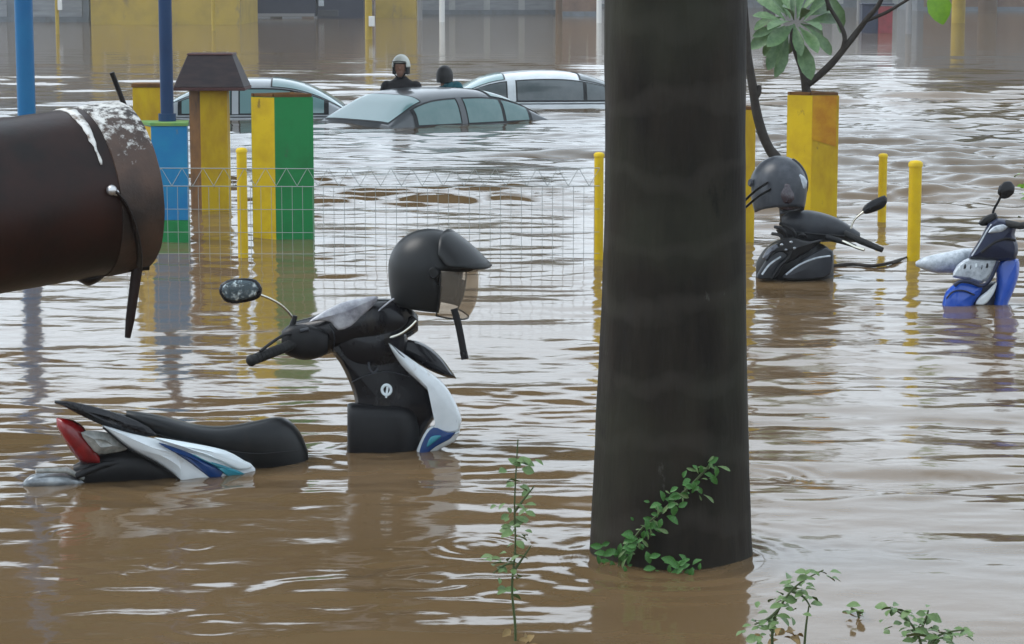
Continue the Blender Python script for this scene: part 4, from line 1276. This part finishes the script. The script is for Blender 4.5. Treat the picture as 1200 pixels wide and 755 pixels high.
link('sticker', pillow([(930, 208), (938, 204), (946, 212), (943, 222), (934, 220)], lambda x, y: 13.93 + .0012 * (x - 930), .05, .004, 2, 4), M['film'], h2)
for k, (a, b) in enumerate((((872, 236), (900, 214)), ((874, 243), (903, 222)))):
    link('chin_strap', tubemb(smoothpath([P(a[0], a[1], 13.95), P((a[0] + b[0]) / 2, (a[1] + b[1]) / 2 - 2, 13.88), P(b[0], b[1], 13.9)], 4), .012, 7, flat=.5), M['black'], h2)
# thin branch afloat between the scooters
c = onwater(1022, 309)
t = thing('floating_branch', (c.x, c.y, 0), 'thin dark branch afloat between the dark scooter and the yellow bollard', 'branch')
bp_ = [onwater(x, y) + Vector((0, 0, .012)) for x, y in ((975, 314), (1000, 312), (1022, 314), (1045, 310), (1062, 304), (1074, 300))]
link('stick', tubemb(smoothpath(bp_, 4), [.011] * 15 + [.007] * 6, 8), M['branch'], t)
link('twig', tubemb([bp_[2], bp_[2] + Vector((.12, -.05, .03))], [.008, .004], 6), M['branch'], t)

# ================================================================== BLUE SCOOTER (right edge)
D = 12.9
def bD(px, py=0):
    return D
def boff(dd):
    return lambda x, y: D + dd
sc3 = thing('scooter', (P(1155, 355, D).x, D, GZ), 'bright blue scooter sunk to its front fairing beside the thick yellow bollard', 'scooter', 'flooded motor scooters')
bf = link('front_fairing', pillow([(1105, 375), (1106, 347), (1115, 335), (1126, 329), (1140, 331), (1152, 335), (1149, 346), (1142, 356), (1138, 375)], bD, .20, .03, 4, 5), M['blue_fairing'], sc3)
link('leg_shield', pillow([(1162, 378), (1165, 350), (1167, 334), (1168, 312), (1176, 303), (1186, 301), (1194, 304), (1194, 322), (1188, 341), (1181, 358), (1177, 378)], boff(.02), .17, .02, 4, 5), M['blue_fairing'], sc3)
link('centre_tunnel', pillow([(1135, 378), (1138, 345), (1150, 336), (1166, 330), (1168, 350), (1166, 378)], boff(.05), .16, .01, 3, 5), M['navy'], sc3)
link('fairing_fold', tubemb(smoothpath([P(x, y, D - .118) for x, y in ((1118, 335), (1126, 330), (1138, 331), (1151, 335), (1160, 328), (1166, 316), (1170, 306))], 4), .011, 8), M['navy'], bf)
link('fairing_crease', tubemb(smoothpath([P(x, y, D - .128) for x, y in ((1109, 350), (1117, 342), (1130, 341), (1142, 346))], 4), .005, 8), M['navy'], bf)
link('white_flash', pillow([(1143, 357), (1147, 349), (1157, 341), (1168, 331), (1165, 343), (1157, 355), (1152, 358)], boff(-.075), .05, .004, 1.5, 4), M['white_paint'], sc3)
film = link('inner_panel', pillow([(1116, 325), (1121, 312), (1134, 303), (1150, 303), (1169, 305), (1162, 322), (1151, 332), (1136, 328), (1125, 327)], boff(-.04), .10, .008, 3, 5), M['film'], sc3)
for i, (x, w, y) in enumerate(((1123, 4, 317), (1129, 5, 315), (1136, 4, 316), (1142, 5, 314), (1149, 4, 316), (1155, 5, 314))):
    link('sticker_mark', pillow([(x, y), (x + 1.2, y - 5), (x + w * .6, y - 5.4), (x + w * .7, y - 2), (x + w * .45, y + .3)], boff(-.094), .006, .001, .6, 3), M['grey_plastic'] if i % 3 else M['white_upper'], film)
cw = link('handlebar_cowl', pillow([(1135, 303), (1142, 290), (1150, 277), (1158, 262), (1168, 256), (1182, 258), (1192, 263), (1189, 275), (1193, 288), (1190, 304), (1170, 306), (1150, 305)], boff(-.02), .20, .02, 4, 6), M['navy'], sc3)
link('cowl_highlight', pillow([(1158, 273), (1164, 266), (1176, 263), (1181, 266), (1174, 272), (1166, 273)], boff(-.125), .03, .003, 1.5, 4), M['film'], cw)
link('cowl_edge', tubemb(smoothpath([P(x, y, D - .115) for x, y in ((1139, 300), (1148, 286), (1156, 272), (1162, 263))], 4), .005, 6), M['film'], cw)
link('cowl_ridge', tubemb(smoothpath([P(x, y, D - .135) for x, y in ((1150, 296), (1166, 284), (1180, 280), (1190, 282))], 4), .008, 6), M['black'], cw)
link('grip', tubemb([P(1180, 262, D - .1), P(1196, 265, D - .2), P(1212, 262, D - .3)], [.020, .019, .019], 10), M['rubber'], sc3)
link('mirror_stem', tubemb(smoothpath([P(1163, 262, D - .03), P(1164, 248, D - .03), P(1169, 238, D - .05), P(1173, 230, D - .06)], 4), .007, 8), M['black'], sc3)
link('mirror_head', pillow([(1169, 227), (1171, 218), (1177, 213), (1185, 213), (1189, 218), (1188, 227), (1182, 232), (1174, 233)], boff(-.06), .04, .008, 3, 4), M['black_gloss'], sc3)
link('lever_mount', pillow([(1146, 262), (1153, 254), (1160, 251), (1167, 249), (1169, 259), (1160, 264), (1150, 265)], boff(-.04), .05, .005, 2, 4), M['black'], sc3)
link('seat_cover', loftx([(1073, 307, 312, .02), (1082, 302, 316, .05), (1096, 298, 320, .08), (1112, 295, 320, .09), (1126, 292, 320, .09), (1139, 291, 318, .05)], boff(.18), n=20, sub=4), M['film'], sc3)
wheel(sc3, 1160, 330, D + .1)
# leafy sprig at the right edge behind the blue scooter
weed('green sprig hanging in at the edge above the blue scooter mirror', 13.6, [[(1222, 440), (1216, 300), (1208, 240), (1204, 205)]],
     [(1203, 214, 5, 7, 12, 'lit'), (1215, 250, 7, 12, 12), (1214, 200, 7, 8, 8, 'lit')], .06, group='weeds sticking out of the flood')

# ================================================================== CARS
def car(name, label, loc, yaw, paint, glass, wind, hp, zb, W=.72, L=2.35, lean=0.0, rear_q=True, nx=4.2, body=(-.9, 4.0), bpos=(.9, 1.15)):
    """loc = centre of the windscreen foot on the water; local +x runs to the rear; hp: (x, height) roof profile above belt zb"""
    t = thing(name, loc, label, 'car', 'flooded cars', yaw)
    hx_, hz_ = zip(*hp)
    def h(x):
        # smooth interpolation
        k = len(hp)
        for i in range(k - 1):
            if x <= hp[i + 1][0] or i == k - 2:
                u = max(0, min(1, (x - hp[i][0]) / (hp[i + 1][0] - hp[i][0])))
                m0 = (hz_[min(i + 1, k - 1)] - hz_[max(i - 1, 0)]) / (hx_[min(i + 1, k - 1)] - hx_[max(i - 1, 0)])
                m1 = (hz_[min(i + 2, k - 1)] - hz_[i]) / (hx_[min(i + 2, k - 1)] - hx_[i])
                dx = hp[i + 1][0] - hp[i][0]
                return max(.004, (2 * u ** 3 - 3 * u * u + 1) * hz_[i] + (u ** 3 - 2 * u * u + u) * dx * m0 + (-2 * u ** 3 + 3 * u * u) * hz_[i + 1] + (u ** 3 - u * u) * dx * m1)
    H = max(hz_)
    x0, x1 = hp[0][0], hp[-1][0]
    def S(x, ph, o=0.0):
        c_, s_ = math.cos(ph), math.sin(ph)
        hh = h(x)
        z = hh * abs(s_) ** (2 / nx)
        w = W * (1 - .05 * abs((x - (x0 + x1) / 2) / (x1 - x0) * 2) ** 2)
        y = w * math.copysign(abs(c_) ** (2 / nx), c_) * (1 - .16 * z / H)
        v = Vector((x, y, zb + z))
        if o:
            e = .004
            def raw(a, b): return S(a, b)
            du, dv = S(min(x + e, x1), ph) - S(max(x - e, x0), ph), S(x, ph + e) - S(x, ph - e)
            n_ = du.cross(dv)
            n_ = n_.normalized() if n_.length > 1e-9 else Vector((0, 0, 1))
            if n_.z * 1.0 + n_.y * (1 if y > 0 else -1) < 0:
                n_ = -n_
            v = v + n_ * o
        return v
    xs = [x0 + (x1 - x0) * i / 40 for i in range(41)]
    phs = [math.pi * j / 32 for j in range(33)]
    mb = MB()
    rr0 = [[S(x, p) for p in phs] for x in xs]
    lowr = lambda r, d: [Vector((v.x + d, v.y, zb - .12)) for v in r]
    mb.rings([lowr(rr0[0], -.03)] + rr0 + [lowr(rr0[-1], .03)], caps=False, closed=False)
    cab = link('roof', mb, paint, t, local=True)
    # lower body, bonnet and boot
    bl, br = body
    mb = MB()
    st = [(bl, .50, -.30), (bl + .15, .66, -.10), (bl + .6, .76, -.03), (0, .79, 0), (1.2, .80, .0), (2.4, .78, .0), (br - .5, .74, -.03), (br - .12, .64, -.08), (br, .5, -.25)]
    rs = []
    for x, w, dz in st:
        ring = []
        for a, b in ((-1, -.7), (-1, -.12), (-.97, -.02), (-.80, .0), (.80, .0), (.97, -.02), (1, -.12), (1, -.7)):
            ring.append(Vector((x, a * w, zb + dz + b if b > -.5 else zb + b)))
        rs.append(ring)
    mb.rings(rs)
    link('body', mb, paint, t, local=True)
    def patch(fn, nu, nv, nm, m, par, th=.004):
        mb = MB()
        mb.rings([[fn(i / nu, j / nv) for j in range(nv + 1)] for i in range(nu + 1)], caps=False, closed=False)
        o = link(nm, mb, m, par, local=True)
        return o
    def phz(x, z, side):
        f = max(0, min(.9999, z / h(x)))
        p = math.asin(f ** (nx / 2))
        return p if side > 0 else math.pi - p
    ro = [i for i, q in enumerate(hp) if q[1] > H * .93]
    xf, xr = hp[ro[0]][0], hp[ro[-1]][0]
    fr = patch(lambda u, v: S(x0 + .03 + (xf - x0 - .18) * u, math.pi * (.228 + .544 * v), .007), 14, 14, 'windscreen_seal', M['seal'], t)
    patch(lambda u, v: S(x0 + .05 + (xf - x0 - .22) * u, math.pi * (.235 + .53 * v), .010), 14, 14, 'windscreen', wind, fr)
    rr_ = patch(lambda u, v: S(xr + .10 + (x1 - xr - .16) * u, math.pi * (.213 + .574 * v), .007), 12, 12, 'rear_window_seal', M['seal'], t)
    patch(lambda u, v: S(xr + .12 + (x1 - xr - .22) * u, math.pi * (.22 + .56 * v), .012), 12, 12, 'rear_window', glass, rr_)
    # side glass: outlines as x-range with the top following the roof
    for side in (-1, 1):
        def sidepatch(a, b, nm, m, par, o, ztop=.72, zlow=.035):
            def fn(u, v):
                x = a + (b - a) * u
                zt = min(ztop * h(x), ztop * H)
                zl = min(zlow, zt * .9)
                return S(x, phz(x, zl + (zt - zl) * v, side), o)
            return patch(fn, 16, 6, nm, m, par)
        xa, xb = x0 + .40, x1 - .34
        sl = sidepatch(xa - .05, xb + .06, 'side_seal', M['seal'], t, .006, .77, .015)
        b0, b1 = bpos
        sidepatch(xa, b0, 'side_window', glass, sl, .011)
        sidepatch(b1, xb - .42, 'side_window', glass, sl, .011)
        sidepatch(xb - .37, xb, 'quarter_window', glass, sl, .011)
        sidepatch(b0 + .02, b1 - .02, 'door_pillar', paint, sl, .011, .77, .0)
    return t
D = DW(149)
nearA = onwater(462, 150)
yaw = R(40)
acr = Vector((-math.sin(yaw), math.cos(yaw), 0))
loc = nearA + acr * .74
car('sedan_car', 'dark grey sedan sunk to its windows with pale teal windscreen', loc, yaw, M['car_grey'], M['glass'], M['glass_wind'],
    [(-.05, .05), (.18, .19), (.42, .33), (.66, .405), (1.05, .43), (1.45, .42), (1.8, .35), (2.1, .22), (2.4, .05)], -.02, bpos=(.98, 1.10), W=.78)
wl = onwater(524, 128)
yaw = R(6)
car('hatchback_car', 'white car beyond the dark grey sedan, sunk to its windows beside the palm', wl + Vector((-.08, .74, 0)), yaw, M['car_white'], M['glass_grey'], M['glass_wind'],
    [(0, .03), (.3, .20), (.62, .335), (.95, .39), (1.35, .41), (1.7, .39), (2.05, .31), (2.35, .18), (2.6, .03)], .07, bpos=(.80, .95), W=.74)
wl = onwater(170, 140)
car('wagon_car', 'silver car half hidden behind the capped pillar and the green pillar', wl + Vector((0, .74, 0)), R(4), M['car_silver'], M['glass_wind'], M['glass_wind'],
    [(0, .0), (.3, .2), (.65, .36), (1.0, .43), (1.4, .445), (1.75, .41), (2.05, .31), (2.3, .17), (2.5, .02)], .03, bpos=(1.0, 1.12), W=.74)

# ================================================================== PEOPLE
def person(label, c, zhead, yaw, torso_m, helmeted):
    """standing waist deep; c = plan position; zhead = crown height above water; local +x is the way the face looks"""
    base = Vector((c.x, c.y, zhead - 1.68))
    t = thing('person', base, label, 'person', 'people wading between the cars', yaw)
    z = 0.0
    bodyp = MB()
    # head, jaw, nose, ears, neck
    bodyp.ball((0.01, 0, 1.57), (.098, .078, .112), 20, 14)
    bodyp.ball((.035, 0, 1.50), (.062, .055, .065), 16, 10)
    bodyp.tube([(.100, 0, 1.575), (.125, 0, 1.545)], [.010, .017], 8)
    for s in (-1, 1):
        bodyp.ball((-.005, s * .080, 1.555), (.022, .012, .034), 10, 8)
        bodyp.ball((.088, s * .033, 1.583), (.012, .017, .008), 8, 6)
    bodyp.tube([(.096, -.025, 1.505), (.104, 0, 1.505), (.096, .025, 1.505)], .008, 6)
    bodyp.tube([(-.01, 0, 1.30), (0, 0, 1.50)], [.062, .052], 14)
    # trunk
    rs = []
    for zz_, w, d in ((.85, .155, .105), (.95, .16, .105), (1.08, .15, .10), (1.2, .17, .11), (1.30, .185, .11), (1.37, .15, .085), (1.41, .07, .06)):
        rs.append([Vector((d * math.cos(6.2832 * j / 20), w * math.sin(6.2832 * j / 20), zz_)) for j in range(20)])
    bodyp.rings(rs)
    jack = MB()
    slv = []
    for s in (-1, 1):
        sh, el, wr = Vector((0, s * .18, 1.335)), Vector((.03, s * .26, 1.06)), Vector((.17, s * .22, .86))
        bodyp.tube([sh, (sh + el) / 2, el, (el + wr) / 2, wr], [.052, .046, .038, .036, .026], 12)
        hd = wr + Vector((.07, -s * .01, -.04))
        bodyp.tube([wr, (wr + hd) / 2, hd], [.026, .036, .036], 10, flat=.6)
        for f in range(4):
            o_ = Vector((0, s * (.026 - .0175 * f), 0))
            b1_ = hd + o_
            b2_ = b1_ + Vector((.032, 0, -.022 - .002 * f))
            b3_ = b2_ + Vector((.014, 0, -.030 + .004 * abs(f - 1)))
            bodyp.tube([b1_, b2_, b3_], [.010, .009, .007], 7)
        bodyp.tube([wr + Vector((.03, -s * .02, -.01)), hd + Vector((.0, -s * .048, -.01)), hd + Vector((.03, -s * .052, -.03))], [.011, .010, .008], 7)
        slv.append([sh, (sh + el) / 2, el, (el + wr) / 2, wr - Vector((.02, 0, -.02))])
        hip, kn, an = Vector((0, s * .09, .88)), Vector((.02, s * .10, .47)), Vector((-.02, s * .10, .08))
        bodyp.tube([hip, (hip + kn) / 2, kn, (kn + an) / 2, an], [.085, .075, .055, .052, .036], 12)
        bodyp.tube([an, an + Vector((.06, 0, -.04)), an + Vector((.17, s * .01, -.055))], [.038, .036, .026], 10)
    b = link('body', bodyp, M['skin'], t, local=True)
    rm = b.modifiers.new('r', 'REMESH'); rm.mode = 'VOXEL'; rm.voxel_size = .0085; rm.use_smooth_shade = True
    # jacket or shirt
    rs = []
    for zz_, w, d in ((.80, .185, .13), (.9, .185, .128), (1.08, .175, .122), (1.2, .192, .13), (1.30, .212, .13), (1.37, .19, .108), (1.405, .12, .085), (1.44, .072, .072), (1.452, .066, .068)):
        rs.append([Vector((d * math.cos(6.2832 * j / 24) - .005, w * math.sin(6.2832 * j / 24), zz_)) * 1.0 for j in range(24)])
    jack.rings(rs)
    if not helmeted:
        jack.ball((0, -.15, 1.43), .085, 14, 10)
        jack.ball((-.03, -.06, 1.44), .075, 14, 10)
    for q in slv:
        jack.ball(q[0] + Vector((0, 0, -.012)), .078, 14, 10)
        jack.tube(q, [.075, .066, .056, .050, .040], 12)
    j_ = link('jacket' if helmeted else 'shirt', jack, torso_m, t, local=True)
    rm = j_.modifiers.new('r', 'REMESH'); rm.mode = 'VOXEL'; rm.voxel_size = .012; rm.use_smooth_shade = True
    tr = MB()
    for s in (-1, 1):
        tr.tube([(0, s * .085, .92), (.01, s * .095, .7), (.02, s * .10, .47), (-.02, s * .10, .14)], [.11, .10, .078, .065], 14)
    tr.tube([(0, 0, .78), (0, 0, .94)], [.15, .16], 16, flat=1.0)
    link('trousers', tr, M['trousers'], t, local=True)
    # hair or helmet
    def cap(k, zlow, nm, m, front_low, end=2.2):
        mb = MB()
        nu, nv = 36, 16
        vs, fs = [], []
        for i in range(nv + 1):
            th = end * i / nv
            for j in range(nu):
                a = 6.2832 * j / nu
                rad = max(.02, math.sin(min(th, 1.72)) if th < 1.72 else .985 - .06 * (th - 1.72))
                vs.append(Vector((.0 + .116 * k * rad * math.cos(a), .100 * k * rad * math.sin(a), 1.575 + .128 * k * math.cos(th))))
        for i in range(nv):
            for j in range(nu):
                a = 6.2832 * (j + .5) / nu
                fr_ = abs(math.atan2(math.sin(a), math.cos(a)))
                th = end * (i + .5) / nv
                if th > front_low and fr_ < .95:
                    continue
                jj = (j + 1) % nu
                fs.append((i * nu + j, (i + 1) * nu + j, (i + 1) * nu + jj, i * nu + jj))
        mb.add(vs, fs)
        o = link(nm, mb, m, t, local=True)
        md = o.modifiers.new('s', 'SOLIDIFY'); md.thickness = .012; md.offset = -1
        return o
    if helmeted:
        hl = cap(1.16, 0, 'helmet', M['helmet_white'], 1.2, 1.62)
        pad = cap(1.12, 0, 'helmet_padding', M['black'], 1.25, 2.3)
        pad.parent = hl
        rim = MB()
        rim.tube([(.075, -.075, 1.50), (.085, -.03, 1.438), (.085, .03, 1.438), (.075, .075, 1.50)], .010, 8)
        link('chin_strap', rim, M['black'], hl, local=True)
        link('peak', tubemb([(.115, -.085, 1.635), (.150, 0, 1.645), (.115, .085, 1.635)], .010, 8, flat=.5), M['black'], hl, local=True)
    else:
        cap(1.07, 0, 'hair', M['hair'], 1.0)
    return t
c = P(470, 66, 29.6)
person('person in a white helmet and black jacket wading behind the dark grey sedan', Vector((c.x, 29.6, 0)), P(470, 66, 29.6).z - .02, R(-100), M['jacket'], True)
c = P(521, 82, 30.2)
person('bare headed person in teal wading in front of the white car', Vector((c.x, 30.2, 0)), P(521, 79.5, 30.2).z, R(80), M['teal_shirt'], False)

# ================================================================== FAR SIDE OF THE FLOOD
GF = -1.05
def building(label, px0, px1, D, h, wall, name='building', shutters=0, sm=None, roof=True, depth=6.0, windows=0, group='low buildings across the flood', ledge=True):
    a, b = P(px0, 0, D).x, P(px1, 0, D).x
    w = b - a
    cx = (a + b) / 2
    t = thing(name, (cx, D + depth / 2, GF), label, 'building', group)
    wm = boxmb((cx, D + depth / 2, (GF + h) / 2), (w, depth, h - GF))
    wo = link('wall', wm, wall, t, smooth=False)
    if ledge:
        link('plinth', boxmb((cx, D - .03, GF / 2 + .1), (w - .04, .05, -GF + .2)), M['wall_grey'], wo, smooth=False)
    for i in range(shutters):
        x = a + w * (i + .5) / shutters
        ww = w / shutters * .82
        s_ = link('shutter', boxmb((x, D - .012, (GF + 2.3) / 2), (ww, .05, 2.3 - GF)), sm or M['shutter'], t, smooth=False)
        mb = MB()
        for k in range(11):
            mb.box((x, D - .045, .05 + k * .2), (ww - .02, .012, .03))
        link('shutter_rib', mb, sm or M['shutter'], s_, smooth=False)
    for i in range(windows):
        x = a + w * (i + .5) / windows
        f_ = link('window', boxmb((x, D - .02, h * .62), (w / windows * .5, .06, h * .25)), M['white_trim'], t, smooth=False)
        link('pane', boxmb((x, D - .045, h * .62), (w / windows * .44, .03, h * .25 - .1)), M['dark_glass'], f_, smooth=False)
    if roof:
        mb = MB()
        mb.add([(a - .3, D - .6, h + .001), (b + .3, D - .6, h + .001), (b + .3, D + depth + .3, h + .001), (a - .3, D + depth + .3, h + .001),
                (a - .3, D + depth / 2, h + 1.1), (b + .3, D + depth / 2, h + 1.1)], [(0, 1, 5, 4), (2, 3, 4, 5), (0, 4, 3), (1, 2, 5), (0, 3, 2, 1)])
        link('roof', mb, M['roof_tin'], t, smooth=False)
    return t
building('blue grey wall building at the far left behind the light blue pole', -160, 104, DW(26), 5.0, M['wall_grey'], shutters=3)
building('yellow walled building across the flood, behind the navy pole', 106, 281, DW(29), 4.2, M['wall_yellow'], windows=3, ledge=False)
building('short yellow wall building right of the thin yellow post', 440, 487, DW(21), 4.6, M['wall_yellow'], windows=1, ledge=False)
building('long grey shuttered shop row left of the palm across the flood', 489, 652, DW(17), 5.2, M['wall_pale'], shutters=4)
building('brownish kiosk building just left of the palm across the flood', 656, 700, DW(19), 4.0, M['wall_brown'], windows=1)
building('pale grey building seen right of the palm across the flood', 702, 1052, DW(9), 4.5, M['wall_pale'], shutters=5, sm=M['wall_grey'])
building('tall grey building at the far right across the flood', 1075, 1420, DW(13), 9.5, M['wall_grey'], shutters=4, sm=M['wall_brown'], windows=0)
building('dark brown shed behind the truck across the flood', 283, 438, DW(10), 5.5, M['wall_brown'], shutters=2)

def post(px, hw, D, h, m, label, head=None):
    c = P(px, 20, D)
    r = hw * D / F
    t = thing('post', (c.x, D, GF), label, 'post', 'thin posts across the flood')
    link('shaft', tubemb([(c.x, D, GF), (c.x, D, h)], r, 10), m, t)
    link('cap', tubemb([(c.x, D, h + .001), (c.x, D, h + .05)], r * 1.4, 10), m, t)
    if head:
        hx, hy, w_, hh, mm = head
        q = P(hx, hy, D)
        link('sign_box', boxmb((q.x, D - r - .06, q.z), (w_, .1, hh)), mm, t, smooth=False, bevel=.01)
    return t
post(432, 4.2, DW(46), 2.6, M['yellow_far'], 'yellow post with small white box beside the dark truck', (436, 25, .16, .28, M['white_trim']))
post(67, 2.2, DW(40), 2.4, M['yellow_far'], 'pale yellow thin post in front of the blue grey wall', (71, 6, .12, .3, M['white_trim']))
post(250, 2.2, DW(36), 2.4, M['yellow_far'], 'thin yellow post in front of the yellow wall beside the navy pole')
post(492, 3, DW(24), 2.6, M['post_grey'], 'dark grey post at the left end of the shuttered shops')
post(518, 3.2, DW(26), 2.6, M['white_trim'], 'white post in front of the left shop shutter')
post(655, 4, DW(26), 2.8, M['post_brown'], 'brown post in front of the brownish kiosk')
post(702, 3, DW(27), 2.6, M['white_trim'], 'white post touching the left side of the palm trunk')
post(1065, 3.6, DW(40), 2.8, M['post_grey'], 'grey post across the flood right of the red and black box')
post(1006, 2.2, DW(24), 2.8, M['post_grey'], 'very thin grey post behind the sapling branch')
post(1123, 8, DW(27), 2.4, M['yellow_far'], 'broad yellow post behind the single bright hanging leaf')
post(1157, 11, DW(14), 2.8, M['post_brown'], 'dark broad post by the tall grey building')

# red and black box standing in the water
D = DW(39)
x0, xm_, x1 = P(1010, 30, D).x, P(1029, 30, D).x, P(1046, 30, D).x
zt = P(1010, 6, D).z
t = thing('utility_box', ((x0 + x1) / 2, D + .3, GF), 'dark box with a red right side standing in the far water', 'box')
link('black_half', boxmb(((x0 + xm_) / 2, D + .3, (GF + zt) / 2), (xm_ - x0 - .004, .6, zt - GF)), M['navy'], t, smooth=False, bevel=.02)
link('red_half', boxmb(((x1 + xm_) / 2, D + .29, (GF + zt) / 2 - .02), (x1 - xm_, .56, zt - GF - .04)), M['red_box'], t, smooth=False, bevel=.02)
link('lid', boxmb(((x0 + x1) / 2, D + .3, zt + .026), (x1 - x0 + .06, .68, .05)), M['navy'], t, smooth=False, bevel=.01)

# dark truck
D = DW(22)
x0, x1, x2 = P(282, 10, D).x, P(370, 10, D).x, P(426, 10, D).x
t = thing('box_truck', ((x0 + x2) / 2, D + 1, GF), 'dark navy box truck standing in the far water', 'truck')
link('cargo_box', boxmb(((x0 + x1) / 2, D + 1.1, 1.28), (x1 - x0, 2.2, 2.4)), M['truck_blue'], t, smooth=False, bevel=.03)
cabm = MB()
cabm.rings([[Vector((x, y, z)) for x, z in ((x1 + .05, -.2), (x2, -.2), (x2, .75), (x2 - .45, 1.7), (x1 + .05, 1.75))] for y in (D + .1, D + 2.1)])
cb = link('cab', cabm, M['truck_blue'], t, smooth=False, bevel=.03)
link('cab_window', boxmb((x1 + .8, D + .09, 1.1), (.9, .04, .55)), M['dark_glass'], cb, smooth=False)
link('headlight', boxmb((x1 + .22, D + .06, .62), (.22, .08, .24)), M['film'], t, smooth=False, bevel=.02)
link('step_panel', boxmb((x1 + .5, D + .08, .22), (.8, .06, .25)), M['grey_plastic'], t, smooth=False, bevel=.01)
link('side_rail', boxmb(((x0 + x1) / 2, D - .03, .15), (x1 - x0 - .1, .05, .12)), M['post_grey'], t, smooth=False)
for wx in (x0 + .6, x2 - .7):
    mb = MB()
    mb.tube([(wx, D + .15, GF + .48), (wx, D + .5, GF + .48)], .48, 20)
    w_ = link('wheel', mb, M['rubber'], t)
    link('rim', tubemb([(wx, D + .13, GF + .48), (wx, D + .149, GF + .48)], .24, 16), M['silver'], w_)

# ---------------- unseen trees, crowns shaped and placed to darken the reflections in the water
def tree(label, x, y, r, zc, rz, th, n, group='street trees round the flood', seed=1, blobs=9, lean=0.0, leaf=1.0):
    rr_ = np.random.RandomState(seed)
    t = thing('broadleaf_tree', (x, y, GF if y > 20 else GZ), label, 'tree', group)
    mb = MB()
    mb.tube([(x, y, GF), (x + .1, y, zc * .4), (x + lean * .6, y, zc)], [th, th * .8, th * .5], 10)
    for k in range(6):
        a = 6.28 * k / 6 + rr_.uniform(-.3, .3)
        mb.tube([(x, y, zc * .45), (x + lean * .5 + math.cos(a) * r * .4, y + math.sin(a) * r * .4, zc * .75), (x + lean + math.cos(a) * r * .8, y + math.sin(a) * r * .8, zc)], [th * .5, th * .35, th * .12], 7)
    link('trunk', mb, M['branch'], t)
    cs = [(x + lean + r * .62 * math.sqrt(rr_.rand()) * math.cos(q), y + r * .62 * math.sqrt(rr_.rand()) * math.sin(q), zc + rz * rr_.uniform(-.45, .5)) for q in rr_.uniform(0, 6.28, blobs)]
    vs = np.zeros((n * 4, 3))
    for i in range(n):
        c_ = cs[rr_.randint(blobs)]
        d_ = rr_.normal(0, 1, 3); d_ /= np.linalg.norm(d_)
        q = rr_.rand() ** .45
        p = np.array(c_) + d_ * np.array((r * .45, r * .45, rz * .5)) * q
        u = rr_.normal(0, 1, 3); u /= np.linalg.norm(u)
        v = np.cross(u, rr_.normal(0, 1, 3)); v /= np.linalg.norm(v)
        s_ = rr_.uniform(.18, .36) * leaf
        vs[i * 4:(i + 1) * 4] = [p - u * s_, p + v * s_ * .5, p + u * s_, p - v * s_ * .5]
    mb = MB()
    mb.v = [Vector(v) for v in vs]
    mb.f = [(i * 4, i * 4 + 1, i * 4 + 2, i * 4 + 3) for i in range(n)]
    mb.m = [0] * n
    me = bpy.data.meshes.new('crown')
    me.from_pydata([tuple(v - t.location) for v in mb.v], [], mb.f)
    me.materials.append(M['tree_leaf'])
    o = bpy.data.objects.new('crown', me)
    COL.objects.link(o)
    o.parent = t
tree('large street tree beyond the left side with a long crown overhanging the gate', -8.9, 26.0, 6.6, 7.1, 4.0, .32, 21000, seed=4, blobs=24, lean=4.5, leaf=1.6)
tree('street tree standing out of sight to the left behind the pipe', -10.5, 31.0, 5.8, 8.4, 4.2, .3, 11000, seed=8, blobs=12, lean=2.0, leaf=1.5)
for k, (x, y, r, zc) in enumerate(((18, 82, 5.5, 7.5), (24, 76, 6, 8.5), (30, 84, 6, 9), (11.5, 108, 6, 10), (37, 74, 6, 9))):
    tree(['round green tree rising before the far right building', 'dense tree left of the far right corner', 'tall bushy tree behind the far right trees', 'tall tree behind the pale building right of the palm', 'big tree outside the right edge of the view'][k],
         x, y, r, zc, r * .85, .3, 3500, seed=20 + k, leaf=2.0)
for k, (x, y, r, zc) in enumerate(((-20, 108, 6, 8), (-11, 112, 6, 7.5), (-2, 114, 6, 8.5))):
    tree(['tree behind the yellow walled building', 'tree behind the truck shed', 'tree behind the shuttered shops'][k], x, y, r, zc, r * .7, .3, 3000, seed=40 + k, leaf=2.0)

# ---------------- rain-thick air
hz = MB()
hz.box((0, 0, 8.45), (3200, 3200, 21.1))
hm_ = bpy.data.materials.new('damp air')
hm_.use_nodes = True
n, l = hm_.node_tree.nodes, hm_.node_tree.links
n.remove(n['Principled BSDF'])
pv = n.new('ShaderNodeVolumePrincipled')
pv.inputs['Color'].default_value = (.96, .95, .93, 1)
pv.inputs['Density'].default_value = .0010
pv.inputs['Anisotropy'].default_value = .3
l.new(pv.outputs[0], n['Material Output'].inputs['Volume'])
tag(link('haze', hz, hm_, smooth=False), kind='stuff')
